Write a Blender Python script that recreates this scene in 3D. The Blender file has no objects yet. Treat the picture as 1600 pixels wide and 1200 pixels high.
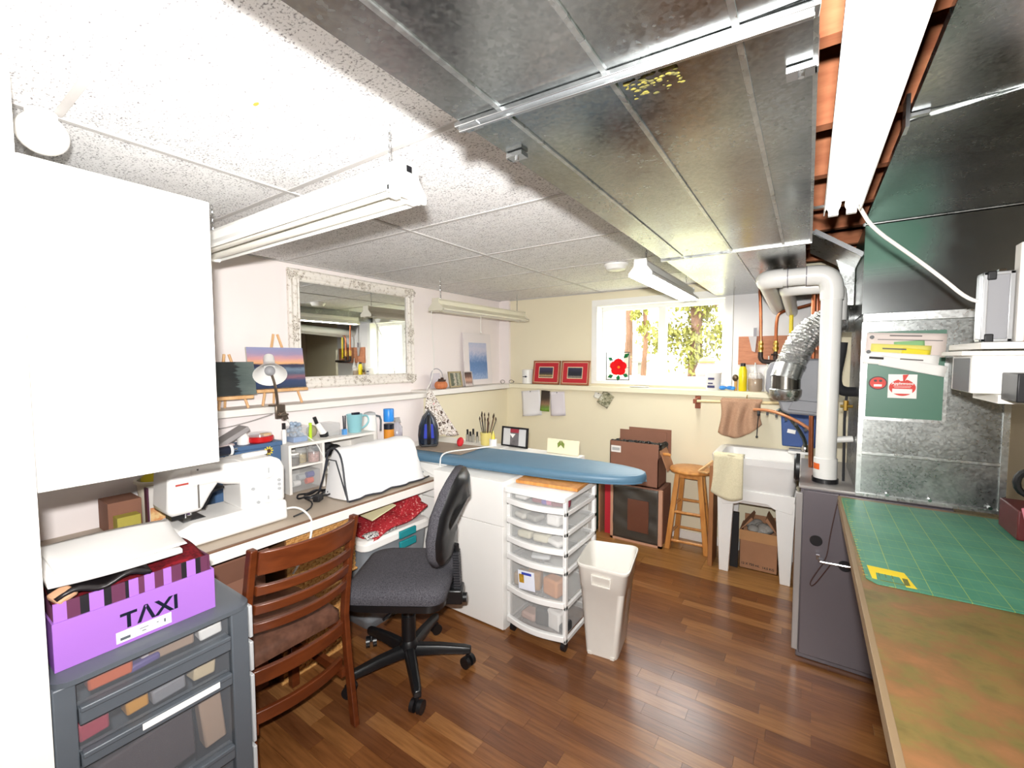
import bpy, bmesh, math, random
from mathutils import Vector, Matrix
random.seed(7)
R = math.radians
S = bpy.context.scene
C = S.collection

# ------------------------------------------------------------------ camera, light, exposure
def make_camera():
    yaw, pitch, roll = R(34.15), R(-3.235), R(-0.14)
    fw = Vector((-math.sin(yaw)*math.cos(pitch), math.cos(yaw)*math.cos(pitch), math.sin(pitch)))
    rt = Vector((math.cos(yaw), math.sin(yaw), 0)); up = rt.cross(fw)
    r2 = rt*math.cos(roll) + up*math.sin(roll); u2 = -rt*math.sin(roll) + up*math.cos(roll)
    cd = bpy.data.cameras.new('camera'); cd.sensor_width = 36; cd.sensor_fit = 'HORIZONTAL'
    cd.lens = 681.7/1600*36; cd.clip_start = 0.03; cd.clip_end = 200
    co = bpy.data.objects.new('camera', cd); C.objects.link(co)
    m = Matrix((r2, u2, -fw)).transposed().to_4x4(); m.translation = (0, 0, 1.5)
    co.matrix_world = m; S.camera = co
make_camera()
S.view_settings.view_transform = 'Standard'; S.view_settings.look = 'None'
S.view_settings.gamma = 1.0; S.view_settings.use_curve_mapping = False
S.view_settings.exposure = 0.0
FLASH_W = 98.0
TUBE_E = 48.0
SKY_E = 12.0
def make_world():
    w = bpy.data.worlds.new('sky'); S.world = w; w.use_nodes = True
    bg = w.node_tree.nodes['Background']; bg.inputs[0].default_value = (0.93, 0.97, 1, 1); bg.inputs[1].default_value = SKY_E
make_world()
def lamp(name, kind, loc, energy, color=(1, 1, 1), **kw):
    d = bpy.data.lights.new(name, kind); d.energy = energy; d.color = color
    for k, v in kw.items(): setattr(d, k, v)
    o = bpy.data.objects.new(name, d); C.objects.link(o); o.location = loc; return o
flash = lamp('camera_flash', 'AREA', (0.0, -0.03, 1.615), FLASH_W, (1.0, 0.985, 0.96), shape='RECTANGLE', size=.06, size_y=.04)
flash.rotation_euler = Vector((-.62, .74, .22)).to_track_quat('-Z', 'Y').to_euler()
sun = lamp('sun', 'SUN', (0, -5, 12), 5.0, (1, .95, .85), angle=R(1)); sun.rotation_euler = (R(42), 0, R(-25))
try:
    S.cycles.use_denoising = True; S.cycles.max_bounces = 8; S.cycles.diffuse_bounces = 4; S.cycles.glossy_bounces = 4
    S.cycles.transparent_max_bounces = 12; S.cycles.caustics_reflective = False; S.cycles.caustics_refractive = False
    S.cycles.sample_clamp_indirect = 6
except Exception: pass

# ------------------------------------------------------------------ materials
def srgb(c):
    if isinstance(c, str):
        c = [int(c[i:i+2], 16)/255 for i in (0, 2, 4)]
    return tuple(v/12.92 if v <= .04045 else ((v+.055)/1.055)**2.4 for v in c[:3]) + (1,)
class Mt:
    def __init__(s, name):
        s.m = bpy.data.materials.new(name); s.m.use_nodes = True; s.t = s.m.node_tree
        s.b = s.t.nodes['Principled BSDF']; s.o = s.t.nodes['Material Output']
    def n(s, kind, **kw):
        nd = s.t.nodes.new(kind)
        for k, v in kw.items():
            if k.startswith('i_'): nd.inputs[k[2:].replace('_', ' ')].default_value = v
            else: setattr(nd, k, v)
        return nd
    def l(s, a, b): s.t.links.new(a, b)
    def coord(s, which='Object', scale=(1, 1, 1), rot=(0, 0, 0)):
        tc = s.n('ShaderNodeTexCoord'); mp = s.n('ShaderNodeMapping')
        mp.inputs['Scale'].default_value = scale; mp.inputs['Rotation'].default_value = rot
        s.l(tc.outputs[which], mp.inputs[0]); return mp.outputs[0]
    def noise(s, vec, scale, detail=3, rough=.55):
        nd = s.n('ShaderNodeTexNoise'); nd.inputs['Scale'].default_value = scale; nd.inputs['Detail'].default_value = detail
        nd.inputs['Roughness'].default_value = rough; s.l(vec, nd.inputs['Vector']); return nd.outputs['Fac']
    def ramp(s, fac, stops, interp='LINEAR'):
        nd = s.n('ShaderNodeValToRGB'); nd.color_ramp.interpolation = interp; e = nd.color_ramp.elements
        while len(e) < len(stops): e.new(.5)
        for el, (p, c) in zip(e, stops): el.position = p; el.color = srgb(c)
        s.l(fac, nd.inputs[0]); return nd.outputs[0]
    def bump(s, fac, strength=.3, dist=.002):
        nd = s.n('ShaderNodeBump'); nd.inputs['Strength'].default_value = strength; nd.inputs['Distance'].default_value = dist
        s.l(fac, nd.inputs['Height']); s.l(nd.outputs[0], s.b.inputs['Normal'])
    def math(s, op, a, b=None, c=None):
        nd = s.n('ShaderNodeMath', operation=op)
        for i, v in enumerate((a, b, c)):
            if v is None: continue
            if isinstance(v, (int, float)): nd.inputs[i].default_value = v
            else: s.l(v, nd.inputs[i])
        return nd.outputs[0]
    def mix(s, fac, a, b, mode='MIX'):
        nd = s.n('ShaderNodeMix', data_type='RGBA', blend_type=mode)
        for i, v in ((0, fac), (6, a), (7, b)):
            if isinstance(v, (int, float)): nd.inputs[i].default_value = v
            elif isinstance(v, (tuple, str)): nd.inputs[i].default_value = srgb(v)
            else: s.l(v, nd.inputs[i])
        return nd.outputs[2]
    def xyz(s, which='Generated'):
        tc = s.n('ShaderNodeTexCoord'); sp = s.n('ShaderNodeSeparateXYZ'); s.l(tc.outputs[which], sp.inputs[0]); return sp.outputs
    def col(s, v):
        if isinstance(v, (tuple, str)): s.b.inputs['Base Color'].default_value = srgb(v)
        else: s.l(v, s.b.inputs['Base Color'])
    def set(s, rough=.5, metal=0, spec=None):
        s.b.inputs['Roughness'].default_value = rough; s.b.inputs['Metallic'].default_value = metal
        if spec is not None: s.b.inputs['Specular IOR Level'].default_value = spec
_mc = {}
def mat(name, c, rough=.5, metal=0, var=0, vs=12, bump=0, bs=60, spec=None):
    """plain material with a little procedural tone variation and relief"""
    if name in _mc: return _mc[name]
    m = Mt(name); m.set(rough, metal, spec)
    if var or bump: v = m.coord()
    if var:
        f = m.noise(v, vs); a = srgb(c)
        r = m.n('ShaderNodeValToRGB'); e = r.color_ramp.elements
        e[0].position = .3; e[1].position = .7
        e[0].color = tuple(max(0, x*(1-var)) for x in a[:3]) + (1,); e[1].color = tuple(min(1, x*(1+var)) for x in a[:3]) + (1,)
        m.l(f, r.inputs[0]); m.col(r.outputs[0])
    else: m.col(c)
    if bump: m.bump(m.noise(v, bs, 4), bump, .003)
    _mc[name] = m.m; return m.m
def emit(name, c, e):
    m = Mt(name); m.col(c); m.b.inputs['Emission Color'].default_value = srgb(c); m.b.inputs['Emission Strength'].default_value = e; m.set(.4); return m.m
def clear(name, c, alpha=.3, rough=.15):
    if name in _mc: return _mc[name]
    m = Mt(name); m.set(rough); m.col(c); m.b.inputs['Alpha'].default_value = alpha; _mc[name] = m.m; return m.m

def m_glass():
    m = Mt('window_glass'); tr = m.n('ShaderNodeBsdfTransparent'); gl = m.n('ShaderNodeBsdfGlossy'); gl.inputs['Roughness'].default_value = .02
    mx = m.n('ShaderNodeMixShader'); mx.inputs[0].default_value = .05
    m.l(tr.outputs[0], mx.inputs[1]); m.l(gl.outputs[0], mx.inputs[2]); m.l(mx.outputs[0], m.o.inputs[0]); return m.m
def m_galv(name='galvanised_steel', base=('8f9292', 'b5b8b6'), rough=.27, sc=160):
    m = Mt(name); v = m.coord(); vo = m.n('ShaderNodeTexVoronoi'); vo.inputs['Scale'].default_value = sc; m.l(v, vo.inputs['Vector'])
    sp = m.n('ShaderNodeSeparateColor'); m.l(vo.outputs['Color'], sp.inputs[0])
    big = m.noise(v, 5, 3); mid = m.noise(v, 1.6, 1)
    f = m.math('ADD', m.math('MULTIPLY', sp.outputs[0], .22), m.math('MULTIPLY', big, .78))
    m.col(m.ramp(f, [(.25, base[0]), (.75, base[1])])); m.set(rough, 1)
    m.l(m.math('ADD', m.math('MULTIPLY', sp.outputs[1], .08), m.math('ADD', m.math('MULTIPLY', big, .14), rough-.1)), m.b.inputs['Roughness'])
    m.bump(mid, .25, .05); return m.m
def m_tile():
    m = Mt('acoustic_tile'); v = m.coord(scale=(1, 1.6, 1)); a = m.noise(v, 105, 3, .7); b = m.noise(v, 30, 2)
    f = m.math('ADD', m.math('MULTIPLY', a, .8), m.math('MULTIPLY', b, .2))
    m.col(m.ramp(f, [(.36, '757274'), (.43, 'c6c4c5'), (.48, 'f0efef')])); m.set(.9); m.bump(f, .5, .003); return m.m
def m_plank(name, tones, rough=.28, gs=1.0):
    m = Mt(name); oi = m.n('ShaderNodeObjectInfo'); v0 = m.coord(scale=(2.2*gs, 30*gs, 8))
    ad = m.n('ShaderNodeVectorMath', operation='ADD'); cb = m.n('ShaderNodeCombineXYZ')
    for i, k in enumerate((17, 31, 5)): m.l(m.math('MULTIPLY', oi.outputs['Random'], k), cb.inputs[i])
    m.l(v0, ad.inputs[0]); m.l(cb.outputs[0], ad.inputs[1])
    g = m.noise(ad.outputs[0], 2.6, 5, .6)
    tone = m.ramp(oi.outputs['Random'], [(0, tones[0]), (.35, tones[1]), (.7, tones[2]), (1, tones[3])])
    gr = m.ramp(g, [(.3, (.78, .74, .7)), (.65, (1, 1, 1))])
    m.col(m.mix(1, tone, gr, 'MULTIPLY')); m.set(rough); m.b.inputs['Coat Weight'].default_value = .25; m.b.inputs['Coat Roughness'].default_value = .18
    return m.m
def m_wood(name, a, b, scale=(3, 3, 26), rough=.4):
    m = Mt(name); f = m.noise(m.coord(scale=scale), 2.5, 5, .6); m.col(m.ramp(f, [(.3, a), (.7, b)])); m.set(rough); return m.m
def m_laminate():
    m = Mt('mottled_laminate'); v = m.coord(scale=(1, 1.5, 1)); a = m.noise(v, 9, 4, .6); b = m.noise(m.coord(scale=(1.3, .8, 1)), 13, 4, .6)
    c1 = m.ramp(a, [(.3, '54471f'), (.45, '776a36'), (.55, '855636'), (.7, 'a06343')]); c2 = m.ramp(b, [(.35, '665f36'), (.65, '8d6e44')])
    m.col(m.mix(.45, c1, c2)); m.set(.42); return m.m
def m_mat():
    m = Mt('cutting_mat_green'); x, y, z = m.xyz('Object')
    def lines(c, step, w):
        f = m.math('FRACT', m.math('DIVIDE', m.math('ADD', c, 5.0), step)); d = m.math('ABSOLUTE', m.math('SUBTRACT', f, .5))
        return m.math('GREATER_THAN', d, .5 - w/step)
    th = m.math('MAXIMUM', lines(x, .0762, .0007), lines(y, .0762, .0007)); fn = m.math('MAXIMUM', lines(x, .0254, .0003), lines(y, .0254, .0003))
    base = m.ramp(m.noise(m.coord(), 6, 3), [(.3, '3f8068'), (.7, '55947a')])
    c = m.mix(m.math('MULTIPLY', fn, .35), base, 'a9b84e'); m.col(m.mix(m.math('MULTIPLY', th, .8), c, 'b5c050')); m.set(.45); return m.m
def m_fabric(name, a, b, sc=220, rough=.95):
    m = Mt(name); f = m.noise(m.coord(), sc, 2, .8); m.col(m.ramp(f, [(.35, a), (.65, b)])); m.set(rough, 0, .2); m.bump(f, .4, .002); return m.m
def m_print(name, stops, sc=14, rough=.85, interp='CONSTANT'):
    m = Mt(name); f = m.noise(m.coord(), sc, 3, .6); m.col(m.ramp(f, stops, interp)); m.set(rough); return m.m
def m_picture(name, stops, axis=2, nsc=6, amt=.12, rough=.45, stretch=(1, 1, 1)):
    """flat printed / painted picture: bands along one axis of the panel, broken up by noise"""
    m = Mt(name); sp = m.xyz('Generated'); f = m.noise(m.coord('Generated', stretch), nsc, 4, .6)
    g = m.math('ADD', sp[axis], m.math('MULTIPLY', m.math('SUBTRACT', f, .5), amt*2)); m.col(m.ramp(g, stops)); m.set(rough); return m.m
def m_foil():
    m = Mt('crinkled_foil'); v = m.coord(); f = m.noise(v, 42, 4, .7); m.col('e0e2e3'); m.set(.14, 1); m.bump(f, 1.0, .012); return m.m

WHITE = mat('white_paint', 'eeeae4', .55, var=.02, vs=3)
GLOSSW = mat('white_melamine', 'f2f0ec', .35, var=.015, vs=3)
PINKW = mat('pinkish_wall', 'f3eae8', .8, var=.015, vs=2, bump=.06, bs=90)
CREAM = mat('cream_wall', 'e9e0c5', .8, var=.02, vs=2, bump=.06, bs=90)
TANW = mat('tan_wall', 'b3a48c', .85, var=.03, vs=2)
WWALL = mat('white_wall', 'eceaea', .8, var=.02, vs=2)
GALV = m_galv(rough=.22); GALV2 = m_galv('bright_galvanised', ('a9acab', 'd2d4d3'), .3, 90)
STEEL = mat('zinc_steel', 'c5c8ca', .25, 1, var=.05, vs=30)
CHROME = mat('chrome', 'd5d5d5', .12, 1)
BLACK = mat('black_plastic', '17171a', .4, var=.1, vs=20)
DARK = mat('dark_void', '1c1815', .8)
PVC = mat('white_pvc', 'e9e8e4', .3, var=.02, vs=8)
COPPER = mat('copper', 'b06a4a', .3, 1, var=.12, vs=20)
BRASS = mat('brass', 'c9a558', .3, 1)
YELLOW = mat('yellow_plastic', 'ead21c', .35, var=.03)
CARD = mat('cardboard', 'a5795a', .85, var=.06, vs=9); CARD2 = mat('light_cardboard', 'bd8f63', .85, var=.06, vs=9); CARDD = mat('brown_carton', '8a5f4c', .8, var=.06, vs=6)
PAPER = mat('white_paper', 'f3f1ee', .8, var=.015)
PINE = m_wood('pine', 'c89a62', 'dfb986', (20, 20, 3)); PINEO = m_wood('amber_wood', 'b9783a', 'd79a55', (14, 14, 2), .35)
CHAIRW = m_wood('reddish_chair_wood', '4e220e', '6b3418', (10, 2, 10), .32)
JOISTW = m_wood('joist_wood', '9c5a3a', 'c07c55', (2, 10, 10), .8)
CHARC = m_fabric('charcoal_fabric', '35343a', '5b595e', 240)
GREYP = mat('grey_plastic', '555b62', .42, var=.04, vs=8); LGREY = mat('light_grey_plastic', 'b5b7b9', .45)
CLEARP = clear('clear_plastic', 'd8dadb', .28); FROST = clear('frosted_plastic', 'dfe1e1', .17, .3); SMOKY = clear('smoky_plastic', '9aa0a6', .5, .3)
WGLASS = m_glass()
PURPLE = mat('purple_card', 'a26cc4', .45, var=.03, vs=3); PLUM = mat('plum_card', '5c2c48', .5); NAVY = mat('navy', '141a2c', .35)
TEAL = mat('teal_plastic', '14878f', .35)

# ------------------------------------------------------------------ mesh builder
class B:
    def __init__(s): s.v = []; s.f = []
    def _add(s, vs, fs):
        o = len(s.v); s.v += [tuple(v) for v in vs]; s.f += [tuple(i+o for i in f) for f in fs]; return s
    def box(s, x0, x1, y0, y1, z0, z1):
        vs = [(x, y, z) for z in (z0, z1) for y in (y0, y1) for x in (x0, x1)]
        return s._add(vs, [(0, 2, 3, 1), (4, 5, 7, 6), (0, 1, 5, 4), (2, 6, 7, 3), (0, 4, 6, 2), (1, 3, 7, 5)])
    def obox(s, c, size, rot=None):
        m = rot if rot is not None else Matrix.Identity(3); c = Vector(c); h = Vector(size)/2
        vs = [c + m @ Vector((x*h.x, y*h.y, z*h.z)) for z in (-1, 1) for y in (-1, 1) for x in (-1, 1)]
        return s._add(vs, [(0, 2, 3, 1), (4, 5, 7, 6), (0, 1, 5, 4), (2, 6, 7, 3), (0, 4, 6, 2), (1, 3, 7, 5)])
    def cyl(s, p0, p1, r0, r1=None, n=16, caps=True):
        p0, p1 = Vector(p0), Vector(p1); r1 = r0 if r1 is None else r1; d = (p1-p0).normalized()
        a = d.orthogonal().normalized(); b = d.cross(a)
        vs = [p + (a*math.cos(t) + b*math.sin(t))*r for p, r in ((p0, r0), (p1, r1)) for t in (2*math.pi*i/n for i in range(n))]
        fs = [(i, (i+1) % n, n+(i+1) % n, n+i) for i in range(n)]
        if caps: fs += [tuple(reversed(range(n))), tuple(range(n, 2*n))]
        return s._add(vs, fs)
    def lathe(s, c, prof, n=20, rot=None, cap=True):
        c = Vector(c); m = rot if rot is not None else Matrix.Identity(3); vs = []
        for r, z in prof:
            for i in range(n):
                t = 2*math.pi*i/n; vs.append(c + m @ Vector((r*math.cos(t), r*math.sin(t), z)))
        fs = []
        for k in range(len(prof)-1):
            for i in range(n): fs.append((k*n+i, k*n+(i+1) % n, (k+1)*n+(i+1) % n, (k+1)*n+i))
        if cap:
            fs.append(tuple(reversed(range(n)))); fs.append(tuple(range((len(prof)-1)*n, len(prof)*n)))
        return s._add(vs, fs)
    def tube(s, pts, r, n=8, smooth=0, closed=False):
        P = [Vector(p) for p in pts]
        for _ in range(smooth):
            Q = [P[0]]
            for a, b in zip(P, P[1:]): Q += [a*.75+b*.25, a*.25+b*.75]
            P = Q + [P[-1]]
        rr = r if isinstance(r, (list, tuple)) else None
        vs, fs = [], []; prev = None
        for i, p in enumerate(P):
            d = (P[min(i+1, len(P)-1)] - P[max(i-1, 0)]).normalized()
            a = d.orthogonal().normalized() if prev is None else (prev - d*prev.dot(d)).normalized()
            prev = a; b = d.cross(a); q = rr[min(int(i*len(rr)/len(P)), len(rr)-1)] if rr else r
            vs += [p + (a*math.cos(2*math.pi*k/n) + b*math.sin(2*math.pi*k/n))*q for k in range(n)]
        for i in range(len(P)-1):
            for k in range(n): fs.append((i*n+k, i*n+(k+1) % n, (i+1)*n+(k+1) % n, (i+1)*n+k))
        fs.append(tuple(reversed(range(n)))); fs.append(tuple(range((len(P)-1)*n, len(P)*n)))
        return s._add(vs, fs)
    def prism(s, poly, a0, a1, axis='z'):
        """polygon given in the two other axes, in cyclic order (z: xy, x: yz, y: xz)"""
        def mk(p, a): return {'z': (p[0], p[1], a), 'x': (a, p[0], p[1]), 'y': (p[0], a, p[1])}[axis]
        n = len(poly); vs = [mk(p, a0) for p in poly] + [mk(p, a1) for p in poly]
        return s._add(vs, [(i, (i+1) % n, n+(i+1) % n, n+i) for i in range(n)] + [tuple(reversed(range(n))), tuple(range(n, 2*n))])
    def loft(s, rings, cap=(True, True), closed=True):
        n = len(rings[0]); vs = [p for r in rings for p in r]; fs = []
        for k in range(len(rings)-1):
            for i in range(n if closed else n-1): fs.append((k*n+i, k*n+(i+1) % n, (k+1)*n+(i+1) % n, (k+1)*n+i))
        if cap[0]: fs.append(tuple(reversed(range(n))))
        if cap[1]: fs.append(tuple(range((len(rings)-1)*n, len(rings)*n)))
        return s._add(vs, fs)
    def sphere(s, c, r, sc=(1, 1, 1), n=12, rot=None):
        prof = [(max(1e-4, math.sin(math.pi*i/n))*r, -math.cos(math.pi*i/n)*r) for i in range(n+1)]
        m = (rot if rot is not None else Matrix.Identity(3)) @ Matrix.Diagonal(sc)
        return s.lathe(c, prof, n+4, m)
    def grid(s, fn, nu, nv):
        vs = [fn(i/nu, j/nv) for j in range(nv+1) for i in range(nu+1)]
        fs = [(j*(nu+1)+i, j*(nu+1)+i+1, (j+1)*(nu+1)+i+1, (j+1)*(nu+1)+i) for j in range(nv) for i in range(nu)]
        return s._add(vs, fs)
    def bb(s):
        xs = list(zip(*s.v)); return [(min(a), max(a)) for a in xs]
def rotm(x=0, y=0, z=0):
    return (Matrix.Rotation(R(z), 3, 'Z') @ Matrix.Rotation(R(y), 3, 'Y') @ Matrix.Rotation(R(x), 3, 'X'))
def rrect(x0, x1, y0, y1, r, n=4):
    out = []
    for cx, cy, a0 in ((x1-r, y1-r, 0), (x0+r, y1-r, 90), (x0+r, y0+r, 180), (x1-r, y0+r, 270)):
        for i in range(n+1): a = R(a0+90*i/n); out.append((cx+r*math.cos(a), cy+r*math.sin(a)))
    return out
def mesh_of(name, b, m, off=(0, 0, 0), sharp=35):
    me = bpy.data.meshes.new(name); o = Vector(off)
    me.from_pydata([tuple(Vector(v)-o) for v in b.v], [], b.f); me.materials.append(m)
    bm = bmesh.new(); bm.from_mesh(me); bmesh.ops.recalc_face_normals(bm, faces=bm.faces); bm.to_mesh(me); bm.free()
    if sharp:
        me.shade_smooth()
        try: me.set_sharp_from_angle(angle=R(sharp))
        except Exception: me.shade_flat()
    return me
def mods(o, bevel=0, solid=0, sub=0):
    if solid: md = o.modifiers.new('thickness', 'SOLIDIFY'); md.thickness = solid; md.offset = 0
    if bevel: md = o.modifiers.new('bevel', 'BEVEL'); md.width = bevel; md.segments = 2; md.limit_method = 'ANGLE'; md.angle_limit = R(40)
    if sub: md = o.modifiers.new('sub', 'SUBSURF'); md.levels = sub; md.render_levels = sub
def props(o, label=None, cat=None, group=None, kind=None):
    for k, v in (('label', label), ('category', cat), ('group', group), ('kind', kind)):
        if v: o[k] = v
class Thing:
    def __init__(s, name, label, cat, loc, rz=0, group=None, kind=None):
        s.o = bpy.data.objects.new(name, None); C.objects.link(s.o); s.o.empty_display_size = .05
        s.loc = Vector(loc); s.o.location = loc; s.o.rotation_euler = (0, 0, R(rz)); s.local = rz != 0
        props(s.o, label, cat, group, kind)
    def add(s, name, b, m, parent=None, label=None, bevel=0, solid=0, sub=0, sharp=35, kind=None):
        me = mesh_of(name, b, m, (0, 0, 0) if s.local else s.loc, sharp)
        o = bpy.data.objects.new(name, me); C.objects.link(o); o.parent = parent or s.o; mods(o, bevel, solid, sub)
        if label: o['label'] = label
        if kind: o['kind'] = kind
        return o
def single(name, label, cat, b, m, group=None, kind=None, bevel=0, solid=0, sub=0, sharp=35):
    bb = b.bb(); loc = ((bb[0][0]+bb[0][1])/2, (bb[1][0]+bb[1][1])/2, bb[2][0])
    o = bpy.data.objects.new(name, mesh_of(name, b, m, loc, sharp)); C.objects.link(o); o.location = loc
    mods(o, bevel, solid, sub); props(o, label, cat, group, kind); return o
def struct(name, b, m, bevel=0, label=None):
    return single(name, label, None, b, m, kind='structure', bevel=bevel)
def child(name, b, m, parent, kind=None, bevel=0, sharp=35, label=None):
    """mesh in world coordinates, child of an unrotated single-mesh object"""
    o = bpy.data.objects.new(name, mesh_of(name, b, m, parent.location, sharp)); C.objects.link(o); o.parent = parent
    if kind: o['kind'] = kind
    if label: o['label'] = label
    mods(o, bevel); return o
def text_mesh(s, size, mtx, m, depth=.0004, align='CENTER'):
    cu = bpy.data.curves.new('t', 'FONT'); cu.body = s; cu.size = size; cu.extrude = depth; cu.align_x = align; cu.resolution_u = 3; cu.offset = size*.022
    o = bpy.data.objects.new('t', cu); C.objects.link(o); bpy.context.view_layer.update()
    me = bpy.data.meshes.new_from_object(o.evaluated_get(bpy.context.evaluated_depsgraph_get()))
    bpy.data.objects.remove(o); bpy.data.curves.remove(cu); me.transform(mtx); me.materials.clear(); me.materials.append(m); return me
def lettering(name, s, size, right, up, pos, m, parent, loc, align='CENTER'):
    r, u = Vector(right).normalized(), Vector(up).normalized(); n = r.cross(u)
    M = Matrix((r, u, n)).transposed().to_4x4(); M.translation = Vector(pos) - Vector(loc)
    o = bpy.data.objects.new(name, text_mesh(s, size, M, m, align=align)); C.objects.link(o); o.parent = parent; return o

# ================================================================== SETTING
XW, XL, YBU, YBL, CE = -2.76, -2.62, 3.86, 3.77, 2.12
def setting():
    # ---- floor with laminate strips
    fl = struct('floor', B().box(-2.9, 1.1, -1.7, 3.95, -.06, -.006), mat('floor_base', '2a1a12', .8))
    PL = m_plank('laminate_strip', ('6b4126', '794b29', '87572f', '9a6b40')); PB = m_plank('light_plank', ('9c6e3c', 'a67843', 'b0824b', 'a1733f'), .3, .6)
    w = .0685; y = .74; rng = random.Random(3); n = 0
    while y < 3.1:
        x = -1.99; first = True
        while x < .5:
            L = rng.choice((.26, .36, .42, .42, .5))*(rng.uniform(.3, 1) if first else 1); first = False; x1 = min(x+L, .55)
            o = child('plank', B().box(x+.0004, x1-.0004, y+.0004, y+w-.0004, -.008, 0), PL, fl, sharp=0); n += 1
            # every strip carries its own origin so that the grain differs
            c = Vector(((x+x1)/2, y+w/2, 0)); lo = c - fl.location; o.data.transform(Matrix.Translation(-lo)); o.location = lo
            x = x1
        y += w
    y2 = y; wb = .13
    while y2 < 3.76:
        x = -1.99
        while x < .5:
            x1 = min(x+rng.choice((.5, .7, .9)), .55); c = Vector(((x+x1)/2, y2+wb/2, 0))
            o = child('plank', B().box(x+.0006, x1-.0006, y2+.0006, min(y2+wb, 3.78)-.0006, -.008, 0), PB, fl, sharp=0)
            lo = c - fl.location; o.data.transform(Matrix.Translation(-lo)); o.location = lo; x = x1
        y2 += wb
    rest = B()
    for (xa, xb, ya, yb) in ((-2.9, -1.99, .74, 3.9), (.55, 1.1, .74, 3.9), (-2.9, 1.1, -1.7, .74)):
        yy = ya
        while yy < yb-.01:
            xx = xa
            while xx < xb-.01:
                x1 = min(xx+.6, xb); rest.box(xx+.0005, x1-.0005, yy+.0005, min(yy+w, yb)-.0005, -.008, 0); xx = x1
            yy += w
    child('plank_field', rest, PL, fl, 'stuff', sharp=0)
    # ---- ceiling: panels in a grid
    ce = struct('ceiling', B().box(-2.9, -.44, -1.7, 4.0, CE+.02, CE+.06), mat('ceiling_deck', '8a8580', .9))
    T = m_tile(); bar = mat('grid_bar_white', 'c2bfbd', .55); ys = [-1.5, -.9, -.3, .3, .9, 1.5, 2.1, 2.7, 3.3, 3.86]; xs = [XW, -1.61, -.44]
    for a, b in zip(ys, ys[1:]):
        for p, q in zip(xs, xs[1:]): child('ceiling_tile', B().box(p+.004, q-.004, a+.004, b-.004, CE+.002, CE+.018), T, ce, sharp=0)
    for a in ys[:-1]: child('grid_bar', B().box(XW, -.44, a-.009, a+.009, CE-.001, CE+.003), bar, ce, sharp=0)
    child('grid_bar', B().box(-1.619, -1.601, -1.5, 3.86, CE-.003, CE+.002), bar, ce, sharp=0)
    child('grid_bar', B().box(XW, XW+.02, -1.5, 3.86, CE-.004, CE+.002), bar, ce, sharp=0)
    child('grid_bar', B().box(XW, -.44, 3.84, 3.86, CE-.004, CE+.002), bar, ce, sharp=0)
    st = mat('water_stain', 'c99a3a', .8); child('stain', B().prism([(-1.13+.012*math.cos(k), .56+.005*math.sin(k)) for k in (0, 1, 2, 3, 4, 5)], CE+.0008, CE+.0015), st, ce)
    up = struct('ceiling_subfloor', B().box(-2.9, 1.2, -1.8, 4.1, 2.4, 2.44), m_wood('subfloor', '8a6a4c', 'a5835f', (2, 2, 2), .9))
    for k in range(14): child('joist', B().box(-.42, 1.05, -1.3+.4*k, -1.26+.4*k, 2.14, 2.4), JOISTW, up)
    # ---- walls
    struct('wall_left', B().box(XW-.1, XW, -1.8, 3.9, 1.2, 2.4), PINKW)
    lw = struct('wall_left_lower', B().box(XW-.1, XL, -1.8, 2.56, -.05, 1.19), PINKW)
    struct('wall_left_cream', B().box(XW-.1, XL, 2.56, 3.9, -.05, 1.19), CREAM)
    struct('trim_1', B().box(XW, -2.56, -.9, 2.55, 1.19, 1.23), WHITE, bevel=.004, label='white ledge board running under the mirror')
    struct('trim_2', B().box(XW, -2.57, 2.55, 3.86, 1.2, 1.245), WHITE, bevel=.004, label='white ledge board in the far left corner')
    struct('trim_3', B().box(-2.57, .6, 3.735, 3.86, 1.205, 1.25), mat('cream_ledge', 'ece5cb', .5), bevel=.004, label='cream ledge board under the window')
    struct('wall_back_lower', B().box(-2.9, 1.2, YBL, 3.96, -.05, 1.205), CREAM)
    wb_ = B(); x0, x1, z0, z1 = -1.70, -.50, 1.27, 2.05
    wb_.box(-2.9, x0, YBU, 4.06, 1.2, 2.4).box(x1, 1.2, YBU, 4.06, 1.2, 2.4).box(x0, x1, YBU, 4.06, z1, 2.4).box(x0, x1, YBU, 4.06, 1.2, z0)
    struct('wall_back', wb_, CREAM)
    struct('wall_back_white', B().box(-.497, .18, YBU-.012, YBU, 1.25, 2.12), WWALL)
    struct('trim_4', B().box(XW, -2.635, YBU-.03, YBU, 1.245, CE), PINKW)
    struct('wall_right', B().box(1.0, 1.1, -1.8, 4.0, -.05, 2.4), TANW)
    struct('wall_front', B().box(-2.9, 1.1, -1.8, -1.7, -.05, 2.4), WWALL)
    struct('wall_near', B().box(-2.75, -1.40, -1.69, .1955, 0, CE+.002), WHITE)
    struct('baseboard_back', B().box(-1.0, .1, YBL-.012, YBL, 0, .07), WHITE, bevel=.002)
    # ---- window
    wn = Thing('window_1', None, None, (-1.1, 3.95, z0), kind='structure'); F = mat('window_vinyl', 'f4f3f0', .35)
    cas = B()
    for a in ((x0+.001, x0+.055, z0+.0305, z1-.0605), (x1-.06, x1-.001, z0+.0305, z1-.0605), (x0+.001, x1-.001, z1-.06, z1-.001), (x0+.001, x1-.001, z0+.001, z0+.03)): cas.box(a[0], a[1], YBU-.015, 4.05, a[2], a[3])
    wn.add('casing', cas, F)
    fr = B(); yy = (3.97, 4.03)
    for a in ((x0+.055, x0+.09, z0+.0755, z1-.0955), (x1-.095, x1-.06, z0+.0755, z1-.0955), (x0+.055, x1-.06, z0+.03, z0+.075), (x0+.055, x1-.06, z1-.095, z1-.06)): fr.box(a[0], a[1], *yy, a[2], a[3])
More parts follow.
